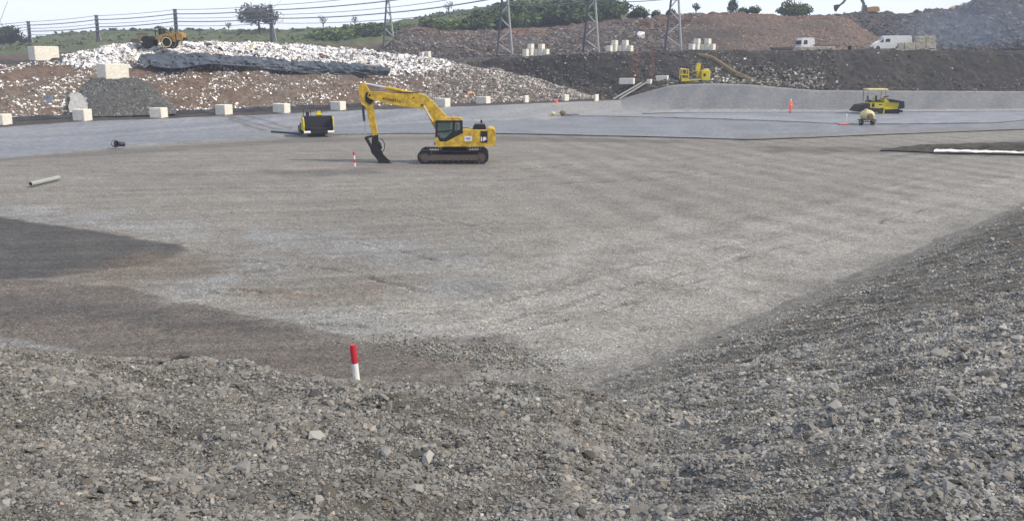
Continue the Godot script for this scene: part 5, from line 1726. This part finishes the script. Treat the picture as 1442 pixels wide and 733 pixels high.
func build_blocks() -> void:
	# the row along the top of the asphalt slope: [left, right, base row, top row, share of the shaded face]
	var row := ["beside the blue bag", "below the pale grey sheeting", "at the right foot of the gravel heap", "above the tyre marks on the asphalt slope", "just left of the paving machine's rails", "behind the paving machine's hopper", "behind the excavator boom", "with the orange sack beside it", "before the grey litter slope", "near the red cone", "at the lower end of the drainage pipes"]
	var rowi := -1
	for q in [[-14, 11, 176, 161, 0.5], [99, 125, 170, 154, 0.6], [208, 233, 166, 152, 0.6], [301, 325, 161.5, 147.5, 0.55], [382, 407, 159, 146, 0.68], [464, 486, 155, 143, 0.6], [612, 634, 150, 138.5, 0.66], [670, 691, 146.5, 136, 0.66], [737, 745, 145, 134.5, 0.35], [792, 802, 142.5, 133.5, 0.4], [837, 844, 142, 133, 0.3]]:
		rowi += 1
		var at := gy((q[0] + q[1]) * 0.5, q[2], 1.4)
		var k := ppm(-at.z, q[2])
		var w: float = (q[1] - q[0]) / k
		var th := deg_to_rad(-38)
		var face := atan2(-at.x, -at.z)
		block(Vector3(at.x, 1.32, at.z - 0.6), Vector3(w * q[4] / cos(th), (q[2] - q[3]) / k + 0.08, w * (1.0 - q[4]) / sin(-th)), th + face, "pale concrete block on the berm " + row[rowi], "blocks along the asphalt slope")
	block(pz(62, 85.5, 116.5), Vector3(1.7, 1.75, 3.0), deg_to_rad(-62 + 25), "big concrete block standing alone on a dark gravel pad", "")
	block(pz(159, 111, 105.0), Vector3(2.4, 1.65, 2.6), deg_to_rad(-62 + 22), "big concrete block on top of the dark gravel heap", "")
	# stacks on the bench beside the masts
	for st in [[754, 82, 158, "white concrete block in the stack on the bench below the thicket"], [872, 77, 157, "white concrete block in the stack beside the white boulder"], [988, 75, 156, "white concrete block in the stack above the yellow platform machine"]]:
		var c: float = st[0]
		var z: float = st[2]
		for col in [[-13.5, 2], [-6.5, 3], [1.5, 2], [8.5, 3], [15, 2]]:
			var at := pz(c + col[0], st[1] + 0.5, z - 0.05 * absf(col[0]))
			for n in col[1]:
				block(at + Vector3(0, n * 0.84 - 0.1, -0.1), Vector3(0.86, 0.82, 0.8) * (1.06 if n == 0 else 1.0), deg_to_rad(-42), st[3], st[3].replace("concrete block in", "blocks in"))
	for q in [[594.5, 83, 2], [603, 83, 2.2]]:
		block(pz(q[0], q[1], 172), Vector3(0.8, q[2] * 0.62, 0.8), deg_to_rad(-40), "pale block standing behind the crest of the mound", "two pale blocks behind the mound crest")
	block(pz(1002, 78, 146.6), Vector3(0.6, 0.95, 0.5), deg_to_rad(-40), "small white block on the lip of the dark bank above the tan chute", "")
	# on the ramp left of the platform machine
	block(pz(883, 118.5, 141.0), Vector3(2.2, 0.9, 0.9), deg_to_rad(-25), "long pale block lying on the ramp beside the drainage channel", "")
	block(pz(914.5, 118.2, 139.8), Vector3(0.7, 0.7, 0.5), deg_to_rad(-40), "small pale block at the head of the drainage channel", "")
	block(pz(933, 115.5, 140), Vector3(1.7, 0.95, 0.9), deg_to_rad(-28), "pale block beside the yellow platform machine", "")
	# stacked blocks beside the van
	var k := ppm(146.0, 70)
	var lab := "pale concrete block in the stepped stack beside the white van"
	for q in [[1262.8, 1274.2, 76, 68.2], [1274.6, 1289, 76, 68.2], [1289.4, 1307.4, 76, 68.2], [1310.6, 1320.6, 76, 69.2], [1265.6, 1273.4, 68, 60.6], [1273.8, 1288.8, 68, 60], [1289.2, 1303.6, 68, 60], [1304, 1318.6, 68, 59.4], [1289, 1302.4, 59.8, 55.4], [1302.8, 1316.6, 59.8, 55.4], [1289, 1302.4, 55.2, 50.8], [1302.8, 1316.6, 55.2, 50.8]]:
		var base := pz((q[0] + q[1]) * 0.5, 76, 146.0)
		block(Vector3(base.x, base.y + (76.0 - q[2]) / k, base.z - 0.5), Vector3((q[1] - q[0]) / k - 0.07, (q[2] - q[3]) / k - 0.02, 0.9), -0.08, lab, "blocks stacked beside the van", M.beige)
	for q in [[1124, 1135.5], [1136, 1148], [1148.5, 1162], [1162.5, 1176]]:
		var b2 := pz((q[0] + q[1]) * 0.5, 71.5, 148.2)
		block(b2, Vector3((q[1] - q[0]) / k, 0.7 if q[0] > 1140 else 0.6, 0.8), -0.03, "pale block in the low row in front of the white truck cab", "low row of blocks by the truck cab", M.beige)

func mast(at: Vector3, h: float, w: float, yaw: float, sections: int, label: String, lr: float) -> void:
	var o := thing("lattice_mast", label, "mast", at, yaw, "masts of the litter net")
	if sections == 0:             # single post with a raking strut
		var b := MB.new()
		b.cyl(Vector3(0, -0.6, 0), Vector3(0, h, 0), lr * 1.25, lr, 8)
		part(o, "post", b.done(), M.mast)
		part(o, "strut", mcyl(Vector3(w, -0.6, 0), Vector3(0.1, h * 0.72, 0), 0.11, -1, 6), M.galv)
		part(o, "cap", mbox(Vector3(0, h, 0), Vector3(0.9, 0.3, 0.7), 0.03), M.mast)
		for k in 4:
			part(o, "clamp", mbox(Vector3(0, h * (0.62 + 0.1 * k), 0), Vector3(lr * 2.6, 0.14, lr * 2.6), 0.02), M.galv)
		return
	var c := func(sx: float, y: float) -> Vector3: return Vector3(sx * lerpf(w, 0.25, y / h) * 0.5, y, 0)
	for sx in [-1.0, 1.0]:
		part(o, "leg", mcyl(c.call(sx, -0.6), c.call(sx, h), lr, lr * 0.8, 8), M.galv if sx > 0 else M.mast)  # sun side painted in: right leg pale as lit, left leg dark as shaded
	for j in sections:
		var y0 := h * (0.06 + 0.9 * j / sections)
		var y1 := h * (0.06 + 0.9 * (j + 0.8) / sections)
		var sd := 1.0 if j % 2 == 0 else -1.0
		part(o, "brace", mcyl(c.call(sd, y0), c.call(-sd, y1), lr * 0.6, -1, 5), M.galv)
	for f in [0.3, 0.6]:
		part(o, "cross_tie", mcyl(c.call(-1.0, h * f), c.call(1.0, h * f), lr * 0.4, -1, 5), M.mast)
	part(o, "cap", mbox(Vector3(0, h, 0), Vector3(0.5, 0.25, 0.5), 0.03), M.galv)

func wire(a: Vector3, b: Vector3, sag: float, r: float, label: String) -> void:
	var m := MB.new()
	var n := 10
	for k in n:
		var t0 := float(k) / n
		var t1 := float(k + 1) / n
		m.cyl(a.lerp(b, t0) - Vector3(0, sag * 4.0 * t0 * (1.0 - t0), 0), a.lerp(b, t1) - Vector3(0, sag * 4.0 * t1 * (1.0 - t1), 0), r, -1, 4, false)
	var o := part(self, "net_wire", m.done(), M.wire)
	tag(o, label, "wire", "wires strung between the masts")

func build_masts() -> void:
	var tops := []
	var spec := [[44, 78, 30.5, 262, "slim steel mast behind the lone concrete block"], [140, 78, 22, 250, "slim steel mast rising from the white rubbish near the block heap"], [250, 72, 13.5, 236, "slim steel mast behind the orange loader"], [384, 72, 7.5, 220, "slim steel mast in front of the loose crowned tree"], [548, 84, -8, 200, "tall lattice mast at the right end of the white rubbish"], [711, 83, -40, 171, "tall lattice mast left of the thicket on the hill"], [832, 77, -46, 163, "tall lattice mast between two stacks of white blocks"], [948, 73, -50, 157, "tall lattice mast beside the stack above the yellow platform machine"]]
	for i in spec.size():
		var q: Array = spec[i]
		var at := pz(q[0], q[1], q[3])
		var h := pz(q[0], q[2], q[3]).y - at.y
		mast(at, h, 2.9 if i > 4 else (2.8 if i == 4 else 1.4), 0.2, 6 if i > 4 else (6 if i == 4 else 0), q[4], 0.21 if i > 3 else 0.42)
		tops.append([at, h])
	for i in tops.size() - 1:
		for lv in [1.0, 0.9, 0.8, 0.72, 0.62]:
			var a: Vector3 = tops[i][0] + Vector3(0, tops[i][1] * lv, 0)
			var b: Vector3 = tops[i + 1][0] + Vector3(0, tops[i + 1][1] * lv, 0)
			var near: Array = [["lone block", "block heap"], ["block heap", "orange loader"], ["orange loader", "loose crowned tree"], ["loose crowned tree", "white rubbish end"], ["white rubbish end", "thicket edge"], ["thicket edge", "thicket middle"], ["thicket middle", "stacked blocks"]][i]
			var rank: String = {1.0: "topmost", 0.9: "second", 0.8: "middle", 0.72: "fourth", 0.62: "lowest"}[lv]
			wire(a, b, 0.22 + 0.3 * (1.0 - lv), 0.06 if lv != 0.9 and lv != 0.72 else 0.11, "%s dark wire between the masts by the %s and the %s" % [rank, near[0], near[1]])
	var l0: Vector3 = tops[0][0] + Vector3(0, tops[0][1], 0)
	for k in 4:
		wire(l0 - Vector3(0, k * 0.7, 0), l0 + Vector3(-30, -2.0 - k * 0.9, 12), 0.6, 0.07, "dark wire running past the dark spreading tree from the last mast")
	wire(pz(-6, 44, 255), pz(10, 2, 255), 0.0, 0.06, "steep guy wire rising behind the dark spreading tree")

func build_small() -> void:
	# marker posts
	for q in [[503, 528, 0.0, 14.4], [499.5, 234, 0.0, 0.0]]:
		var near: bool = q[3] > 0
		var at: Vector3
		if near:
			var d := pz(502.5, 532, 14.2)
			at = Vector3(d.x, bank_height(d.x, d.z) - 0.12, d.z)
		else:
			at = gy(q[0], q[1], 0.0)
		var o := thing("marker_post", "red and white banded marker post standing on the crest of the stone bank" if near else "small red and white banded marker post beside the excavator bucket", "marker post", at)
		var h := 0.98
		if near: h = pz(502.5, 485, 14.2).y - at.y
		var n := 4
		var bh := 0.31 if near else 0.25
		for k in n:
			var y1 := h - k * bh
			var y0 := maxf(h - (k + 1) * bh, -0.3)
			if near and k == 1: y0 = -0.3
			if y1 <= -0.3 or (near and k > 1): break
			var b := MB.new()
			b.cyl(Vector3(-0.012 * (y0 - 0.5), y0, 0), Vector3(-0.012 * (y1 - 0.5), y1, 0), 0.052 if near else 0.06, -1, 18)
			part(o, "red_band" if k % 2 == 0 else "white_band", b.done(), M.red if k % 2 == 0 else M.white)
		o.rotation.z = 0.06 if near else 0.03
	# pipes
	var p0 := gy(42, 259, 0.12)
	var p1 := gy(82, 250, 0.12)
	var tb := MB.new()
	tb.tube(p0, p1, 0.135, 0.11)
	tag(part(self, "grey_pipe", tb.done(), M.pipe), "length of grey plastic pipe lying on the gravel floor", "pipe")
	var el := thing("pipe_elbow", "black pipe elbow lying on the edge of the asphalt", "pipe", gy(167, 207, 0.05), 0.5)
	var eb := MB.new()
	eb.tube(Vector3(-0.3, 0.3, 0.3), Vector3(-0.25, 0.3, -0.1), 0.3, 0.26)
	part(el, "socket", eb.done(), M.blackpipe)
	var eb2 := MB.new()
	eb2.cyl(Vector3(-0.25, 0.28, -0.05), Vector3(0.05, 0.24, -0.2), 0.25, 0.22, 14)
	eb2.cyl(Vector3(0.05, 0.24, -0.2), Vector3(0.5, 0.2, -0.22), 0.2, 0.18, 14)
	part(el, "bend", eb2.done(), M.blackpipe)
	for k in 3:
		var a := pz(1086, 71.5 - k * 2.0, 147.6)
		var b := pz(1117, 71.0 - k * 2.0, 148.2)
		var m := MB.new()
		m.tube(a, b, 0.15, 0.12, 10)
		tag(part(self, "black_pipe", m.done(), M.blackpipe), "black pipe in the small pile beside the truck cab", "pipe", "black pipes beside the truck cab")
	for k in 4:
		var m2 := MB.new()
		m2.tube(pz(1404 + k, 74.6 - k * 1.9, 148.0), pz(1470, 74.0 - k * 1.9, 147.0), 0.13, 0.1, 10)
		tag(part(self, "black_pipe", m2.done(), M.blackpipe), "long black pipe on the bench below the dark hill", "pipe", "black pipes below the dark hill")
	# black pipe running out from the near paver
	var hm := MB.new()
	hm.cyl(gy(382, 185, 0.14), gy(424, 188, 0.14), 0.1, -1, 10)
	tag(part(self, "paver_hose", hm.done(), M.blackpipe), "black hose lying on the asphalt beside the paving machine", "hose")
	# drainage channel down the ramp: two pale edges
	for q in [[863, 141, 903, 118.2], [871, 141, 909, 118.4]]:
		var m3 := MB.new()
		var a3 := pz(q[0], q[1], 138.9)
		var b3 := pz(q[2], q[3], 140.6)
		m3.cyl(a3 + Vector3(0, 0.2, 0.8), b3 + Vector3(0, 0.25, 0.9), 0.13, -1, 8)
		tag(part(self, "drain_pipe", m3.done(), M.pipe), "pale drainage pipe running down the brown ramp", "pipe", "drainage pipes on the ramp")
	# tan chute of spilled soil
	var ch := MB.new()
	var pts := [pz(984, 77.5, 144.6), pz(1004, 82, 143.4), pz(1020, 93, 141.6), pz(1036, 104, 139.8), pz(1064, 117, 138.2)]
	for k in 4:
		ch.cyl(pts[k], pts[k + 1], 0.34 + 0.04 * k, 0.38 + 0.04 * k, 8)
	tag(part(self, "tan_chute", ch.done(), M.tan), "tan timber chute running down the dark bank beside the platform machine", "chute")
	var cb := part(self, "chute_box", mbox(Vector3.ZERO, Vector3(1.3, 0.6, 0.8), 0.06, Basis(Vector3(0, 0, 1), -0.3)), M.tan)
	cb.position = pz(1041, 105.5, 138.8)
	tag(cb, "tan wooden box halfway down the timber chute", "box")
	# small things on the asphalt
	var cone := thing("traffic_cone", "small red cone at the top edge of the asphalt slope", "cone", gy(784, 145.4, 1.4))
	part(cone, "cone", mcyl(Vector3(0, 0.05, 0), Vector3(0, 0.6, 0), 0.2, 0.04, 12), M.hivis)
	part(cone, "base", mbox(Vector3(0, 0.03, 0), Vector3(0.45, 0.06, 0.45)), M.hivis)
	for q in [[779, 161.5, 0.3], [792.5, 161.5, 0.42]]:
		var sb := MB.new()
		sb.ball(Vector3(0, q[2] * 0.6, 0), Vector3(q[2], q[2] * 0.8, q[2] * 0.8), 10, 6)
		var so := part(self, "sandbag", sb.done(), M.cream if q[0] < 785 else M.tan)
		so.position = gy(q[0], q[1], 0.25)
		tag(so, "small sandbag on the asphalt crease behind the excavator" if q[0] < 785 else "brown sandbag at the end of the dark board on the asphalt", "sandbag")
	var bd := part(self, "board", mbox(Vector3.ZERO, Vector3(1.8, 0.08, 0.3), 0.01), M.dark)
	bd.position = gy(806, 161.0, 0.28)
	tag(bd, "dark board lying on the asphalt beside the brown sandbag", "board")
	var ps := part(self, "red_sheet", mbox(Vector3.ZERO, Vector3(1.1, 0.16, 0.7), 0.05), mat(0.6, 0.1, 0.1, 0.6))
	ps.position = gy(1188, 174.4, 0.14)
	tag(ps, "flat red bundle lying on the asphalt beside the tank trailer", "bundle")
	var wp := thing("white_stake", "small white stake standing beside the flat red bundle", "stake", gy(1192, 171, 0.08))
	part(wp, "post", mcyl(Vector3(0, 0, 0), Vector3(0, 0.9, 0), 0.05, -1, 8), M.white)
	part(wp, "top", mbox(Vector3(0, 0.75, 0), Vector3(0.22, 0.2, 0.05), 0.01), M.white)
	# orange and white sacks on the mound's foot
	for q in [[661, 131, 0.35, "orange plastic sack lying on the foot of the rubbish mound"], [656, 138.5, 0.55, "crumpled white sack below the orange one on the mound"]]:
		var kb := MB.new()
		kb.ball(Vector3.ZERO, Vector3(q[2], q[2] * 0.8, q[2] * 0.7), 9, 6)
		kb.ball(Vector3(q[2] * 0.6, q[2] * 0.3, 0), Vector3(q[2] * 0.6, q[2] * 0.5, q[2] * 0.5), 8, 5)
		var ko := part(self, "plastic_sack", kb.done(), mat(0.75, 0.28, 0.12, 0.6) if q[1] < 135 else M.plastic)
		ko.position = pz(q[0], q[1], 128.2)
		tag(ko, q[3], "sack")
	var wr := part(self, "white_boulder", stone_mesh(95), mat(0.62, 0.62, 0.64, 0.8))
	wr.position = pz(903, 50, 176.6)
	wr.scale = Vector3(1.9, 1.9, 1.6)
	wr.rotation = Vector3(0.5, 0.6, 0.4)
	tag(wr, "white boulder high on the brown quarry face", "boulder")
	var db := part(self, "dark_drum", mcyl(Vector3(0, -0.4, 0), Vector3(0, 0.45, 0), 0.3, -1, 12), M.black)
	db.position = pz(1197, 68.5, 147.5)
	tag(db, "black drum standing on the bench between truck cab and van", "drum")
	var tan_bag := part(self, "tan_bag", mbox(Vector3.ZERO, Vector3(0.55, 0.1, 0.3), 0.04), M.tan)
	var tbp := pz(392, 523, 15.4)
	tan_bag.position = Vector3(tbp.x, bank_height(tbp.x, tbp.z) + 0.05, tbp.z)
	tag(tan_bag, "scrap of orange tan board lying on the crest of the stone bank", "scrap")

func build_smoke() -> void:
	for q in [[1330, 52, 166, Vector3(22, 9, 10), 0.008], [1415, 40, 168, Vector3(34, 14, 12), 0.010]]:
		var f := FogVolume.new()
		f.name = numbered("smoke")
		f.shape = RenderingServer.FOG_VOLUME_SHAPE_ELLIPSOID
		f.size = q[3]
		var m := FogMaterial.new()
		m.density = q[4]
		m.albedo = Color(0.78, 0.86, 1.0)
		f.material = m
		add_child(f)
		f.position = pz(q[0], q[1], q[2])
		tag(f, "thin blue smoke drifting in front of the dark rock hill", "smoke", "", "stuff")

func _ready() -> void:
	# camera
	var cam := Camera3D.new()
	cam.name = "camera"
	cam.fov = rad_to_deg(2.0 * atan(366.5 / F))
	cam.near = 0.1
	cam.far = 6000.0
	add_child(cam)
	cam.position = EYE
	cam.rotation.x = -PITCH
	cam.current = true
	# sky, air, exposure
	var env := Environment.new()
	env.background_mode = Environment.BG_SKY
	var sm := ProceduralSkyMaterial.new()
	sm.sky_top_color = Color(0.84, 0.885, 0.96)
	sm.sky_horizon_color = Color(0.955, 0.975, 1.0)
	sm.sky_curve = 0.12
	sm.ground_bottom_color = Color(0.4, 0.4, 0.4)
	sm.ground_horizon_color = Color(0.9, 0.9, 0.92)
	sm.sun_angle_max = 20.0
	var sky := Sky.new()
	sky.sky_material = sm
	env.sky = sky
	env.background_energy_multiplier = 1.1
	env.tonemap_mode = Environment.TONE_MAPPER_LINEAR
	env.tonemap_exposure = 1.13
	env.fog_enabled = true
	env.fog_light_color = Color(0.86, 0.9, 1.0)
	env.fog_density = 0.0006
	env.volumetric_fog_enabled = true
	env.volumetric_fog_density = 0.0
	env.sdfgi_enabled = true
	env.ssao_enabled = true
	env.ssil_enabled = true
	var we := WorldEnvironment.new()
	we.name = "environment"
	we.environment = env
	add_child(we)
	var sun := DirectionalLight3D.new()
	sun.name = "sun"
	sun.light_energy = 1.4
	sun.light_color = Color(1.0, 0.94, 0.84)
	sun.light_angular_distance = 0.6
	sun.shadow_enabled = true
	add_child(sun)
	sun.look_at_from_position(Vector3(72, 68, 26), Vector3.ZERO)
	setup_materials()
	print("materials ", Time.get_ticks_msec())
	build_floor()
	print("floor ", Time.get_ticks_msec())
	build_bank()
	print("bank ", Time.get_ticks_msec())
	build_terrain()
	print("terrain ", Time.get_ticks_msec())
	build_scatter()
	print("scatter ", Time.get_ticks_msec())
	build_excavator()
	build_pavers()
	build_site_machines()
	build_vehicles()
	build_person()
	build_blocks()
	build_masts()
	build_plants()
	build_small()
	build_smoke()
	print("done ", Time.get_ticks_msec())
